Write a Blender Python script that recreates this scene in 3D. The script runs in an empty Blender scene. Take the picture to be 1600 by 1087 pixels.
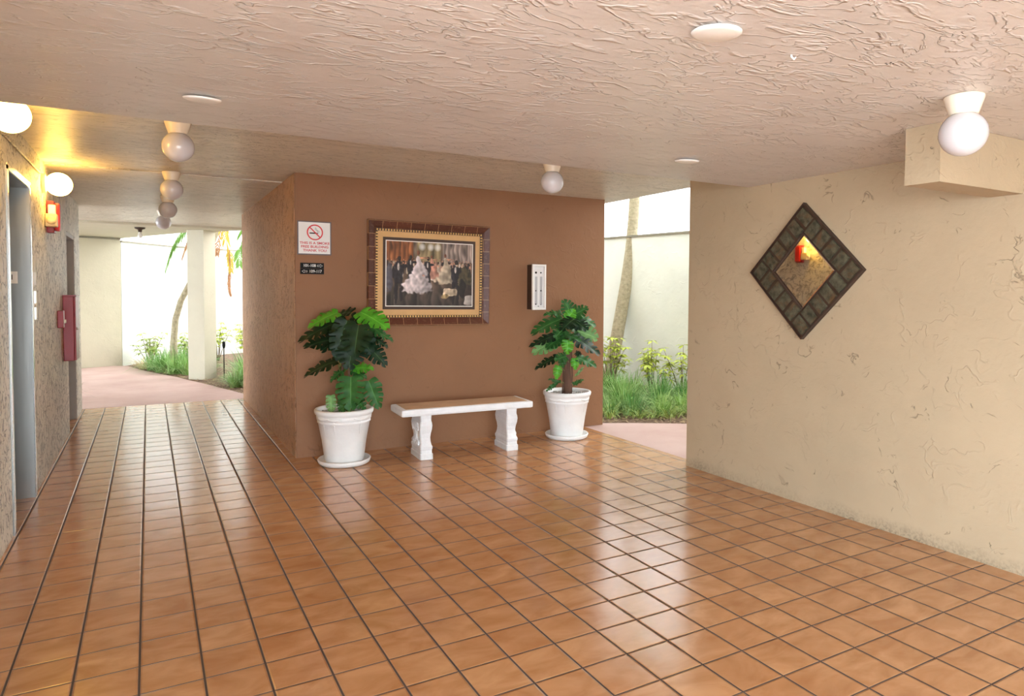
import bpy, bmesh, math, random
from mathutils import Vector, Matrix, Euler, noise
random.seed(7)
PI = math.pi
SC = bpy.context.scene
COL = SC.collection

# ------------------------------------------------------------------ camera
YAW, PITCH, ROLL = 0.5264, 0.0375, 0.0066
FPX, CX, CY = 1072.82, 855.15, 495.53
cam_d = bpy.data.cameras.new('camera')
cam = bpy.data.objects.new('camera', cam_d)
COL.objects.link(cam)
f0 = Vector((math.sin(YAW), math.cos(YAW), 0)); r0 = Vector((math.cos(YAW), -math.sin(YAW), 0)); up = Vector((0, 0, 1))
fw = f0 * math.cos(PITCH) - up * math.sin(PITCH)
uu = up * math.cos(PITCH) + f0 * math.sin(PITCH)
rr = r0 * math.cos(ROLL) + uu * math.sin(ROLL)
u2 = uu * math.cos(ROLL) - r0 * math.sin(ROLL)
M = Matrix((rr, u2, -fw)).transposed().to_4x4()
M.translation = Vector((0.0467, -3.1629, 1.42))
cam.matrix_world = M
cam_d.sensor_width = 36.0
cam_d.lens = 36.0 * FPX / 1600.0
cam_d.shift_x = -(CX - 800.0) / 1600.0
cam_d.shift_y = (CY - 543.5) / 1600.0
cam_d.clip_start = 0.05
SC.camera = cam

# ------------------------------------------------------------------ sky, sun, exposure
W = bpy.data.worlds.new('sky'); SC.world = W; W.use_nodes = True
wn = W.node_tree.nodes; wl = W.node_tree.links
# the sun stands behind the camera on the left, so that side of the sky is the brighter, bluer one
_tc = wn.new('ShaderNodeTexCoord'); _dp = wn.new('ShaderNodeVectorMath'); _dp.operation = 'DOT_PRODUCT'; _mr = wn.new('ShaderNodeMapRange'); _mc = wn.new('ShaderNodeMix'); _mc.data_type = 'RGBA'
wl.new(_tc.outputs['Generated'], _dp.inputs[0]); _dp.inputs[1].default_value = (-0.70, -0.71, 0.0); wl.new(_dp.outputs['Value'], _mr.inputs[0])
_mr.inputs[1].default_value = 0.0; _mr.inputs[2].default_value = 0.8; _mr.inputs[3].default_value = 0.0; _mr.inputs[4].default_value = 1.0
_ms = wn.new('ShaderNodeMapRange'); wl.new(_mr.outputs[0], _ms.inputs[0]); _ms.inputs[3].default_value = 1.9; _ms.inputs[4].default_value = 10.0
wl.new(_mr.outputs[0], _mc.inputs[0]); _mc.inputs[6].default_value = (1.0, 1.0, 1.0, 1); _mc.inputs[7].default_value = (0.78, 0.90, 1.0, 1)
# a second bright stretch of sky over the side yard on the right
_d2 = wn.new('ShaderNodeVectorMath'); _d2.operation = 'DOT_PRODUCT'; _m2 = wn.new('ShaderNodeMapRange'); _ad = wn.new('ShaderNodeMath')
wl.new(_tc.outputs['Generated'], _d2.inputs[0]); _d2.inputs[1].default_value = (0.90, -0.10, 0.42); wl.new(_d2.outputs['Value'], _m2.inputs[0])
_m2.inputs[1].default_value = 0.75; _m2.inputs[2].default_value = 1.0; _m2.inputs[3].default_value = 0.0; _m2.inputs[4].default_value = 4.0
wl.new(_ms.outputs[0], _ad.inputs[0]); wl.new(_m2.outputs[0], _ad.inputs[1])
wl.new(_mc.outputs[2], wn['Background'].inputs[0]); wl.new(_ad.outputs[0], wn['Background'].inputs[1])
sun_d = bpy.data.lights.new('sun', 'SUN'); sun_d.energy = 15.0; sun_d.angle = math.radians(6); sun_d.color = (0.94, 0.97, 1.0)
sun = bpy.data.objects.new('sun', sun_d); COL.objects.link(sun)
sun.rotation_euler = Vector((0.45, 0.75, -1.35)).to_track_quat('-Z', 'Y').to_euler()
SC.view_settings.view_transform = 'Standard'
SC.view_settings.look = 'None'
SC.view_settings.gamma = 1.0
SC.view_settings.exposure = 0.82
SC.view_settings.use_curve_mapping = False
SC.cycles.max_bounces = 10
SC.cycles.diffuse_bounces = 7
SC.cycles.glossy_bounces = 4
SC.cycles.sample_clamp_indirect = 6.0

# ------------------------------------------------------------------ materials
def lin(c):
    return tuple(((v / 255.0) / 12.92 if v / 255.0 <= 0.04045 else ((v / 255.0 + 0.055) / 1.055) ** 2.4) for v in c)

class NT:
    def __init__(s, name):
        s.m = bpy.data.materials.new(name); s.m.use_nodes = True
        s.n = s.m.node_tree.nodes; s.l = s.m.node_tree.links
        s.b = s.n['Principled BSDF']
    def node(s, t, **kw):
        n = s.n.new(t)
        for k, v in kw.items(): setattr(n, k, v)
        return n
    def setin(s, sock, v):
        if isinstance(v, bpy.types.NodeSocket): s.l.new(v, sock)
        else: sock.default_value = v
    def math(s, op, a, b=0.0, c=0.0, clamp=False):
        n = s.node('ShaderNodeMath', operation=op, use_clamp=clamp)
        s.setin(n.inputs[0], a); s.setin(n.inputs[1], b)
        if op in ('MULTIPLY_ADD', 'SMOOTH_MIN', 'SMOOTH_MAX', 'COMPARE', 'WRAP'): s.setin(n.inputs[2], c)
        return n.outputs[0]
    def mix(s, fac, a, b, blend='MIX'):
        n = s.node('ShaderNodeMix', data_type='RGBA', blend_type=blend)
        s.setin(n.inputs[0], fac)
        s.setin(n.inputs[6], a if isinstance(a, bpy.types.NodeSocket) else (*a, 1)[:4])
        s.setin(n.inputs[7], b if isinstance(b, bpy.types.NodeSocket) else (*b, 1)[:4])
        return n.outputs[2]
    def coord(s, scale=(1, 1, 1), kind='Object', rot=(0, 0, 0)):
        t = s.node('ShaderNodeTexCoord'); mp = s.node('ShaderNodeMapping')
        mp.inputs['Scale'].default_value = scale; mp.inputs['Rotation'].default_value = rot
        s.l.new(t.outputs[kind], mp.inputs[0]); return mp.outputs[0]
    def noise(s, vec, scale, detail=4, rough=0.55, dist=0.0):
        n = s.node('ShaderNodeTexNoise')
        s.l.new(vec, n.inputs['Vector']); n.inputs['Scale'].default_value = scale
        n.inputs['Detail'].default_value = detail; n.inputs['Roughness'].default_value = rough
        n.inputs['Distortion'].default_value = dist
        return n.outputs['Fac']
    def ramp(s, fac, lo, hi, a=0.0, b=1.0):
        n = s.node('ShaderNodeMapRange'); n.clamp = True
        s.setin(n.inputs[0], fac); n.inputs[1].default_value = lo; n.inputs[2].default_value = hi
        n.inputs[3].default_value = a; n.inputs[4].default_value = b
        return n.outputs[0]
    def bump(s, h, strength, dist, prev=None):
        n = s.node('ShaderNodeBump'); s.l.new(h, n.inputs['Height'])
        n.inputs['Strength'].default_value = strength; n.inputs['Distance'].default_value = dist
        if prev: s.l.new(prev, n.inputs['Normal'])
        return n.outputs[0]
    def out(s, col=None, rough=None, normal=None, metal=None, spec=None):
        if col is not None: s.setin(s.b.inputs['Base Color'], col if isinstance(col, bpy.types.NodeSocket) else (*col, 1)[:4])
        if rough is not None: s.setin(s.b.inputs['Roughness'], rough)
        if metal is not None: s.setin(s.b.inputs['Metallic'], metal)
        if spec is not None: s.setin(s.b.inputs['Specular IOR Level'], spec)
        if normal is not None: s.l.new(normal, s.b.inputs['Normal'])
        return s.m

def simple(name, rgb, rough=0.5, var=0.12, scale=8.0, bump=0.0, metal=0.0, spec=0.5, bscale=60.0, stretch=(1, 1, 1)):
    t = NT(name); c = lin(rgb); v = t.coord(stretch)
    n = t.noise(v, scale, 4)
    col = t.mix(t.ramp(n, 0.3, 0.7), tuple(x * (1 - var) for x in c), tuple(min(1, x * (1 + var)) for x in c))
    nb = t.bump(t.noise(v, bscale, 3), bump, 0.01) if bump else None
    return t.out(col, rough, nb, metal, spec)

def stucco(name, rgb, ridge=0.6, fine=0.4, pits=0.5, rough=0.55, stretch=(1, 1, 1), spec=0.4, grime=False, rscale=3.0, pitcol=0.45, mottled=0.06, dist=0.006, pg=0.60, rg=0.50, width=0.018, pw=0.016):
    t = NT(name); c = lin(rgb)
    v = t.coord(stretch)
    wob = t.node('ShaderNodeTexNoise'); t.l.new(v, wob.inputs['Vector']); wob.inputs['Scale'].default_value = 2.2; wob.inputs['Detail'].default_value = 3
    add = t.node('ShaderNodeVectorMath', operation='MULTIPLY_ADD')
    t.l.new(wob.outputs['Color'], add.inputs[0]); add.inputs[1].default_value = (0.55, 0.55, 0.55); t.l.new(v, add.inputs[2])
    vv = add.outputs[0]
    # ridges: thin crests where a distorted noise crosses its mean, kept only in patches
    def crest(sc, width, seed, gate_lo, gate_hi, gs):
        mp = t.node('ShaderNodeMapping'); t.l.new(vv, mp.inputs[0]); mp.inputs['Location'].default_value = (seed, seed * 0.7, seed * 1.3)
        n = t.noise(mp.outputs[0], sc, 3, 0.5)
        d = t.math('ABSOLUTE', t.math('SUBTRACT', n, 0.5))
        line = t.ramp(d, 0.0, width, 1.0, 0.0)
        g = t.ramp(t.noise(mp.outputs[0], gs, 3, 0.6), gate_lo, gate_hi)
        return t.math('MULTIPLY', line, g)
    r1 = crest(rscale, width, 1.7, rg, rg + 0.10, rscale * 1.7)
    r2 = crest(rscale * 2.1, width * 1.2, 5.3, rg + 0.02, rg + 0.10, rscale * 1.3)
    r = t.math('MAXIMUM', r1, r2)
    fn = t.noise(v, rscale * 9, 5, 0.6)
    big = t.noise(v, rscale * 2.2, 3, 0.5)
    h = t.math('MULTIPLY_ADD', r, ridge, t.math('MULTIPLY_ADD', fn, fine, t.math('MULTIPLY', big, 1.0)))
    p = crest(rscale * 2.6, pw, 9.1, pg, pg + 0.06, rscale * 2.2)
    h = t.math('MULTIPLY_ADD', p, -0.7 * pits, h)
    nb = t.bump(h, 1.0, dist)
    mott = t.ramp(t.noise(v, 1.3, 4, 0.6), 0.3, 0.7)
    col = t.mix(mott, tuple(x * (1 - mottled) for x in c), tuple(min(1, x * (1 + mottled)) for x in c))
    col = t.mix(t.math('MULTIPLY', p, pits, clamp=True), col, tuple(x * pitcol for x in c))
    if grime:
        g = t.node('ShaderNodeNewGeometry'); sp = t.node('ShaderNodeSeparateXYZ'); t.l.new(g.outputs['Position'], sp.inputs[0])
        z = sp.outputs[2]
        nz = t.noise(t.coord((1, 1, 1)), 5.0, 5, 0.65)
        top = t.math('MULTIPLY', nz, 0.12)
        m = t.ramp(t.math('SUBTRACT', top, z), -0.03, 0.07)
        spk = t.ramp(t.noise(t.coord((1, 1, 1)), 60.0, 4, 0.7), 0.44, 0.60)
        patch = t.ramp(t.noise(t.coord((0.4, 0.9, 0.4)), 1.6, 3), 0.38, 0.62, 0.25, 1.0)
        m2 = t.math('MULTIPLY', t.math('MULTIPLY', m, patch), t.math('MULTIPLY_ADD', spk, 0.55, 0.2), clamp=True)
        col = t.mix(m2, col, lin((92, 84, 70)))
    return t.out(col, rough, nb, 0.0, spec)

MAT = {}
MAT['ceiling'] = stucco('ceiling_texture_paint', (208, 201, 195), ridge=1.0, fine=0.30, pits=0.1, rough=0.40, stretch=(0.8, 1.8, 1), rscale=3.8, dist=0.0042, rg=0.42, width=0.026)
MAT['ceiling_rear'] = stucco('rear_ceiling_texture_paint', (220, 210, 194), ridge=0.9, fine=0.7, pits=0.6, rough=0.36, stretch=(0.6, 1.9, 1), rscale=5.0, dist=0.010, pg=0.47, rg=0.44, pw=0.04)
MAT['brown'] = stucco('brown_stucco', (140, 100, 71), ridge=0.35, fine=0.35, pits=0.35, rough=0.6, rscale=2.2, dist=0.005, spec=0.3)
MAT['brown_side'] = stucco('brown_rough_stucco', (188, 146, 112), ridge=0.7, fine=0.8, pits=0.9, rough=0.5, rscale=5.2, dist=0.011, spec=0.45, pitcol=0.55, pg=0.46, pw=0.05)
MAT['cream'] = stucco('cream_stucco', (180, 161, 133), ridge=0.35, fine=0.5, pits=0.75, rough=0.6, rscale=2.8, dist=0.005, grime=True, spec=0.3, mottled=0.06, rg=0.50, pg=0.585)
MAT['left'] = stucco('weathered_cream_stucco', (226, 220, 204), ridge=0.8, fine=0.9, pits=1.0, rough=0.45, rscale=5.5, dist=0.012, spec=0.45, pitcol=0.35, mottled=0.14, pg=0.44, pw=0.06)
MAT['court'] = stucco('courtyard_white_stucco', (230, 234, 228), ridge=0.3, fine=0.3, pits=0.3, rough=0.8, rscale=1.6, dist=0.006, spec=0.2, pitcol=0.75)
MAT['pillar'] = stucco('pillar_stucco', (204, 198, 178), ridge=0.3, fine=0.4, pits=0.3, rough=0.7, rscale=3, dist=0.005, spec=0.2, pitcol=0.7)
MAT['white_plastic'] = simple('white_painted_metal', (238, 234, 228), 0.4, 0.03)
MAT['globe'] = simple('milk_glass', (206, 202, 204), 0.08, 0.01, spec=0.6)
MAT['glaze'] = simple('white_concrete', (230, 231, 232), 0.6, 0.05, 14, 0.25, bscale=40)
MAT['pot'] = simple('off_white_pot_clay', (234, 235, 234), 0.5, 0.05, 6, 0.12, bscale=50)
MAT['bench_top'] = simple('tan_stone_inlay', (196, 160, 126), 0.5, 0.10, 9, 0.15)
MAT['cap'] = simple('weathered_grey_wall_cap', (140, 136, 122), 0.8, 0.15)
MAT['gravel'] = simple('grey_gravel', (170, 168, 164), 0.9, 0.45, 90, 0.8, bscale=110)
MAT['steel'] = simple('brushed_steel', (158, 158, 154), 0.32, 0.05, 3, 0.05, metal=1.0, bscale=30, stretch=(1, 1, 0.1))
MAT['trim_steel'] = simple('polished_steel_trim', (215, 215, 215), 0.2, 0.02, metal=1.0)
MAT['red'] = simple('red_enamel', (150, 32, 44), 0.35, 0.06)
MAT['red_bright'] = simple('bright_red_plastic', (190, 30, 22), 0.35, 0.05)
MAT['ivory'] = simple('ivory_plastic', (228, 206, 160), 0.4, 0.04)
MAT['door_grey'] = simple('grey_door_paint', (150, 142, 132), 0.5, 0.05)
MAT['door_white'] = simple('white_door_paint', (226, 228, 228), 0.4, 0.03)
MAT['black'] = simple('black_plastic', (14, 13, 14), 0.6, 0.1, spec=0.25)
MAT['white_ink'] = simple('white_lettering', (238, 238, 236), 0.5, 0.01)
MAT['red_ink'] = simple('red_lettering', (198, 60, 74), 0.5, 0.01)
MAT['red_ring'] = simple('red_symbol_paint', (208, 40, 48), 0.5, 0.01)
MAT['sign_white'] = simple('sign_white_face', (226, 224, 222), 0.45, 0.01)
MAT['bronze'] = simple('dark_bronze_metal', (58, 40, 30), 0.45, 0.1)
MAT['gold'] = simple('gold_leaf_bead', (214, 176, 112), 0.35, 0.12, 30, metal=0.6)
MAT['mat_board'] = simple('tan_mat_board', (206, 164, 112), 0.8, 0.05, 10)
MAT['mat_dark'] = simple('dark_mat_board', (74, 58, 50), 0.8, 0.05)
MAT['mat_white'] = simple('white_mat_bevel', (236, 232, 222), 0.7, 0.02)
MAT['bark'] = simple('brown_fibrous_bark', (104, 74, 58), 0.9, 0.4, 16, 0.9, bscale=30, stretch=(1, 1, 0.12))
MAT['stem'] = simple('green_brown_stem', (116, 118, 62), 0.5, 0.15)
def grassmat():
    t = NT('green_grass_blades'); oi = t.node('ShaderNodeObjectInfo'); n = t.noise(t.coord(), 5, 3)
    col = t.mix(oi.outputs['Random'], lin((74, 140, 72)), lin((150, 190, 104)))
    col = t.mix(t.ramp(n, 0.4, 0.65, 0, 0.7), col, lin((186, 206, 140)))
    return t.out(col, 0.5, None, 0, 0.3)
MAT['grass'] = grassmat()
MAT['grass_pale'] = simple('pale_grass_blades', (176, 196, 104), 0.5, 0.35, 3)
MAT['grass_dry'] = simple('dry_grass_blades', (206, 190, 148), 0.7, 0.3, 3)
MAT['shrub'] = simple('yellow_green_leaves', (186, 200, 80), 0.5, 0.35, 6)
MAT['twig'] = simple('grey_brown_twig', (120, 104, 84), 0.8, 0.2)
MAT['litter'] = simple('dry_leaf_litter', (168, 146, 110), 0.9, 0.5, 12)
MAT['frond'] = simple('palm_frond_green', (120, 172, 70), 0.45, 0.25, 4)
MAT['frond_yellow'] = simple('palm_frond_yellow', (214, 186, 70), 0.5, 0.2, 4)
MAT['frond_dead'] = simple('palm_frond_dead_brown', (190, 140, 104), 0.8, 0.25, 4)
MAT['glass_bulb'] = simple('frosted_bulb', (236, 236, 232), 0.15, 0.01)

def leafmat(name, rgb, rgb2, rough=0.52):
    t = NT(name)
    at = t.node('ShaderNodeAttribute'); at.attribute_name = 'vein'
    n = t.noise(t.coord(), 14, 3)
    col = t.mix(t.ramp(n, 0.35, 0.65), lin(rgb), lin(rgb2))
    col = t.mix(t.math('MULTIPLY', at.outputs['Fac'], 0.55), col, lin((min(255, rgb[0] + 80), min(255, rgb[1] + 90), min(255, rgb[2] + 60))))
    return t.out(col, rough, None, 0, 0.3)
MAT['leaf_dark'] = leafmat('dark_glossy_leaf', (10, 34, 16), (20, 52, 24))
MAT['leaf_mid'] = leafmat('mid_green_leaf', (34, 82, 34), (52, 104, 44))
MAT['leaf_bright'] = leafmat('bright_green_leaf', (60, 140, 30), (96, 170, 48), 0.4)
MAT['leaf_pale'] = leafmat('pale_green_leaf', (96, 140, 80), (128, 168, 104), 0.45)

def trunkmat(name, c1, c2, sc):
    t = NT(name)
    w = t.node('ShaderNodeTexWave', wave_type='BANDS', bands_direction='Z'); t.l.new(t.coord(), w.inputs[0])
    w.inputs['Scale'].default_value = sc; w.inputs['Distortion'].default_value = 2.5; w.inputs['Detail'].default_value = 3
    n = t.noise(t.coord(), 22, 4)
    col = t.mix(w.outputs['Fac'], lin(c1), lin(c2)); col = t.mix(t.ramp(n, 0.4, 0.7, 0, 0.5), col, lin((110, 108, 84)))
    return t.out(col, 0.85, t.bump(w.outputs['Fac'], 0.4, 0.01))
MAT['palm_trunk'] = trunkmat('ringed_palm_trunk', (172, 160, 134), (188, 176, 150), 14)

def emis(name, rgb, strength):
    t = NT(name); t.out(lin((255, 240, 215)), 0.3)
    t.b.inputs['Emission Color'].default_value = (*lin(rgb), 1); t.b.inputs['Emission Strength'].default_value = strength
    return t.m
MAT['lit_globe'] = emis('lit_globe_glass', (255, 200, 96), 22.0)

TILE = 0.206752
def tilemat():
    t = NT('terracotta_floor_tile')
    g = t.node('ShaderNodeNewGeometry'); sp = t.node('ShaderNodeSeparateXYZ'); t.l.new(g.outputs['Position'], sp.inputs[0])
    u = t.math('DIVIDE', sp.outputs[0], TILE); v = t.math('DIVIDE', sp.outputs[1], TILE)
    fu = t.math('FRACT', u); fv = t.math('FRACT', v)
    du = t.math('MINIMUM', fu, t.math('SUBTRACT', 1.0, fu)); dv = t.math('MINIMUM', fv, t.math('SUBTRACT', 1.0, fv))
    gu = t.ramp(du, 0.016, 0.026, 1, 0); gv = t.ramp(dv, 0.010, 0.019, 1, 0)
    gr = t.math('MAXIMUM', gu, gv)
    cell = t.node('ShaderNodeCombineXYZ'); t.l.new(t.math('FLOOR', u), cell.inputs[0]); t.l.new(t.math('FLOOR', v), cell.inputs[1])
    wn_ = t.node('ShaderNodeTexWhiteNoise', noise_dimensions='3D'); t.l.new(cell.outputs[0], wn_.inputs['Vector'])
    off = t.node('ShaderNodeVectorMath', operation='MULTIPLY_ADD'); t.l.new(wn_.outputs['Color'], off.inputs[0]); off.inputs[1].default_value = (9, 9, 9); t.l.new(g.outputs['Position'], off.inputs[2])
    mp = t.node('ShaderNodeMapping'); t.l.new(off.outputs[0], mp.inputs[0]); mp.inputs['Scale'].default_value = (1.0, 1.8, 1)
    cl = t.noise(mp.outputs[0], 5.0, 4, 0.55, 0.6)
    c1 = t.mix(t.ramp(cl, 0.32, 0.68), lin((172, 121, 78)), lin((198, 150, 106)))
    c2 = t.mix(t.math('MULTIPLY', wn_.outputs['Value'], 0.30), c1, lin((170, 118, 78)))
    col = t.mix(gr, c2, lin((62, 42, 30)))
    h = t.math('SUBTRACT', 1.0, t.math('MAXIMUM', t.ramp(du, 0.012, 0.045, 1, 0), t.ramp(dv, 0.008, 0.038, 1, 0)))
    wav = t.noise(off.outputs[0], 3.0, 3)
    nb = t.bump(h, 0.7, 0.003); nb = t.bump(wav, 0.25, 0.01, nb)
    rough = t.math('MULTIPLY_ADD', gr, 0.6, t.ramp(cl, 0.3, 0.7, 0.16, 0.23))
    return t.out(col, rough, nb, 0, 1.0)
MAT['tile'] = tilemat()

def pathmat():
    t = NT('pink_painted_concrete'); v = t.coord()
    n = t.noise(v, 2.0, 5, 0.6); s = t.noise(v, 120, 3)
    col = t.mix(t.ramp(n, 0.3, 0.7), lin((184, 154, 146)), lin((198, 172, 164)))
    return t.out(col, 0.75, t.bump(s, 0.4, 0.004), 0, 0.3)
MAT['path'] = pathmat()
def mulchmat():
    t = NT('brown_mulch'); v = t.coord()
    n = t.noise(v, 30, 6, 0.7); n2 = t.noise(v, 7, 4)
    col = t.mix(t.ramp(n, 0.35, 0.65), lin((84, 64, 54)), lin((176, 150, 128))); col = t.mix(t.ramp(n2, 0.4, 0.7, 0, 0.4), col, lin((120, 96, 90)))
    return t.out(col, 0.95, t.bump(n, 1.0, 0.03), 0, 0.2)
MAT['mulch'] = mulchmat()
MAT['bounce_paving'] = simple('pale_bounce_paving', (208, 210, 212), 0.8, 0.08, 3, 0.2)  # pale surface for the added ground that bounces light indoors

def slatemat():
    t = NT('slate_tile'); v = t.coord()
    n = t.noise(v, 26, 6, 0.65); n2 = t.noise(v, 9, 4, 0.6, 1.0)
    col = t.mix(t.ramp(n, 0.35, 0.68), lin((40, 40, 31)), lin((96, 94, 76)))
    col = t.mix(t.ramp(n2, 0.5, 0.66, 0, 0.7), col, lin((96, 66, 40)))
    return t.out(col, 0.45, t.bump(n, 0.7, 0.006), 0, 0.5)
MAT['slate'] = slatemat()
MAT['slate_frame'] = simple('dark_brown_mirror_frame', (58, 40, 32), 0.5, 0.2, 20)
t = NT('mirror_glass'); MAT['mirror'] = t.out((0.93, 0.92, 0.84), 0.02, None, 1.0)
def framemat():
    t = NT('antique_block_frame'); v = t.coord()
    b = t.node('ShaderNodeTexBrick'); t.l.new(t.coord((1, 1, 1), rot=(PI / 2, 0, 0)), b.inputs[0])
    b.offset = 0.5
    b.inputs['Scale'].default_value = 1; b.inputs['Brick Width'].default_value = 0.13; b.inputs['Row Height'].default_value = 0.115
    b.inputs['Mortar Size'].default_value = 0.0025
    b.inputs['Color1'].default_value = (*lin((92, 48, 30)), 1); b.inputs['Color2'].default_value = (*lin((74, 38, 24)), 1); b.inputs['Mortar'].default_value = (*lin((160, 120, 84)), 1)
    n = t.noise(v, 40, 5, 0.7)
    col = t.mix(t.ramp(n, 0.55, 0.75, 0, 0.5), b.outputs[0], lin((150, 110, 84)))
    return t.out(col, 0.45, t.bump(n, 0.3, 0.004), 0.0, 0.4)
MAT['frame'] = framemat()
t = NT('printed_picture'); at = t.node('ShaderNodeAttribute'); at.attribute_name = 'paint'
MAT['painting'] = t.out(at.outputs['Color'], 0.35)

# ------------------------------------------------------------------ mesh helpers
class MB:
    def __init__(s): s.bm = bmesh.new()
    def box(s, x0, x1, y0, y1, z0, z1, bevel=0.0, mat=None):
        vs = [s.bm.verts.new((x, y, z)) for x in (x0, x1) for y in (y0, y1) for z in (z0, z1)]
        fs = [(0, 1, 3, 2), (4, 6, 7, 5), (0, 4, 5, 1), (2, 3, 7, 6), (0, 2, 6, 4), (1, 5, 7, 3)]
        faces = [s.bm.faces.new([vs[i] for i in f]) for f in fs]
        if bevel:
            es = list({e for f in faces for e in f.edges})
            bmesh.ops.bevel(s.bm, geom=es, offset=bevel, segments=2, affect='EDGES', profile=0.6)
        if mat is not None:
            bmesh.ops.transform(s.bm, matrix=mat, verts=vs)
        return s
    def lathe(s, prof, seg=32, c=(0, 0, 0), axis='Z', smooth=True, close=False):
        rings = []
        for r, h in prof:
            ring = []
            for k in range(seg):
                a = 2 * PI * k / seg
                p = (r * math.cos(a), r * math.sin(a), h)
                if axis == 'X': p = (h, r * math.cos(a), r * math.sin(a))
                if axis == 'Y': p = (r * math.cos(a), h, r * math.sin(a))
                ring.append(s.bm.verts.new((p[0] + c[0], p[1] + c[1], p[2] + c[2])))
            rings.append(ring)
        for a, b in zip(rings, rings[1:]):
            for k in range(seg):
                f = s.bm.faces.new((a[k], a[(k + 1) % seg], b[(k + 1) % seg], b[k])); f.smooth = smooth
        for ring, pr in ((rings[0], prof[0]), (rings[-1], prof[-1])):
            if pr[0] > 1e-4: s.bm.faces.new(ring)
        return s
    def tube(s, pts, rad, seg=8, cap=True):
        pts = [Vector(p) for p in pts]; n = len(pts)
        if not hasattr(rad, '__len__'): rad = [rad] * n
        rings = []; prev = None
        for i, p in enumerate(pts):
            d = (pts[min(i + 1, n - 1)] - pts[max(i - 1, 0)]).normalized()
            if prev is None:
                a = d.orthogonal().normalized()
            else:
                a = (prev - d * prev.dot(d)).normalized()
            prev = a; b = d.cross(a)
            rings.append([s.bm.verts.new(p + (a * math.cos(2 * PI * k / seg) + b * math.sin(2 * PI * k / seg)) * rad[i]) for k in range(seg)])
        for q, w in zip(rings, rings[1:]):
            for k in range(seg):
                f = s.bm.faces.new((q[k], q[(k + 1) % seg], w[(k + 1) % seg], w[k])); f.smooth = True
        if cap: s.bm.faces.new(rings[0]); s.bm.faces.new(rings[-1])
        return s
    def prism(s, poly, z0, z1):
        a = [s.bm.verts.new((x, y, z0)) for x, y in poly]; b = [s.bm.verts.new((x, y, z1)) for x, y in poly]
        s.bm.faces.new(a); s.bm.faces.new(b); n = len(poly)
        for k in range(n): s.bm.faces.new((a[k], a[(k + 1) % n], b[(k + 1) % n], b[k]))
        return s
    def face(s, pts, smooth=False):
        f = s.bm.faces.new([s.bm.verts.new(p) for p in pts]); f.smooth = smooth; return s
    def build(s, name, mat, parent=None, loc=None, rot=None, recalc=True):
        if recalc: bmesh.ops.recalc_face_normals(s.bm, faces=s.bm.faces)
        me = bpy.data.meshes.new(name); s.bm.to_mesh(me); s.bm.free()
        me.materials.append(MAT[mat] if isinstance(mat, str) else mat)
        o = bpy.data.objects.new(name, me); COL.objects.link(o)
        if parent: o.parent = parent
        if loc: o.location = loc
        if rot: o.rotation_euler = rot
        return o

def tag(o, label=None, cat=None, group=None, kind=None):
    if label: o['label'] = label
    if cat: o['category'] = cat
    if group: o['group'] = group
    if kind: o['kind'] = kind
    return o
def empty(name, loc, label, cat, rot=(0, 0, 0), group=None):
    o = bpy.data.objects.new(name, None); COL.objects.link(o); o.location = loc; o.rotation_euler = rot
    o.empty_display_size = 0.05
    return tag(o, label, cat, group)
def struct(o, label): return tag(o, label, None, None, 'structure')
def copy_tree(o, parent=None):
    c = o.copy(); COL.objects.link(c); c.parent = parent
    for ch in [x for x in bpy.data.objects if x.parent == o]: copy_tree(ch, c)
    return c

# ------------------------------------------------------------------ setting
XL, XW, XB0, XB1, YB, YB2 = -0.64, 3.845, 1.105, 4.24, 2.86, 6.55
ZF, ZR, ZR2 = 2.19, 2.395, 2.387
YSTEP = 0.466
def S(o, label, cat='structure'):
    o['label'] = label; o['kind'] = 'structure'; o['category'] = cat; return o

S(MB().prism([(-1.2, -6.0), (4.0, -6.0), (4.0, 6.52), (-1.2, 6.52)], -0.06, 0.0).build('floor', 'tile'), 'glossy terracotta tile floor of the open lobby', 'floor')
# ground beyond
b = MB(); b.prism([(-7, -1.0 + 7.53), (4.0, 6.53), (4.0, 2.0), (4.0, -6.0), (14, -6.0), (14, 20), (-7, 20)], -0.14, -0.02)
S(b.build('floor_planting_bed', 'mulch'), 'brown mulch bed around the courtyard planting', 'ground')
S(MB().prism([(-1.0, 6.53), (1.10, 6.53), (1.16, 6.95), (0.86, 8.0), (0.42, 9.4), (-0.02, 10.6), (-0.30, 11.6), (-0.52, 11.75), (-1.6, 11.2), (-2.2, 8.0)], -0.02, 0.0).build('floor_path_rear', 'path'), 'pink concrete path beyond the corridor end', 'path')
S(MB().prism([(4.005, 3.1), (4.20, 2.98), (4.62, 2.76), (5.1, 2.46), (5.8, 1.9), (6.6, 0.8), (7.0, -6.0), (4.005, -6.0)], -0.02, -0.002).build('floor_path_side', 'path'), 'pink concrete path beyond the side opening', 'path')
S(MB().prism([(-30, -40), (30, -40), (30, -6.02), (-1.21, -6.02), (-1.21, 0.99), (-30, 0.99)], -0.1, -0.01).build('floor_bounce_ground', 'bounce_paving'), 'added pale paving out of view, bouncing sunlight into the lobby', 'ground')  # added reflector ground, unseen: sunlit and pale to throw light inside

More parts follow.
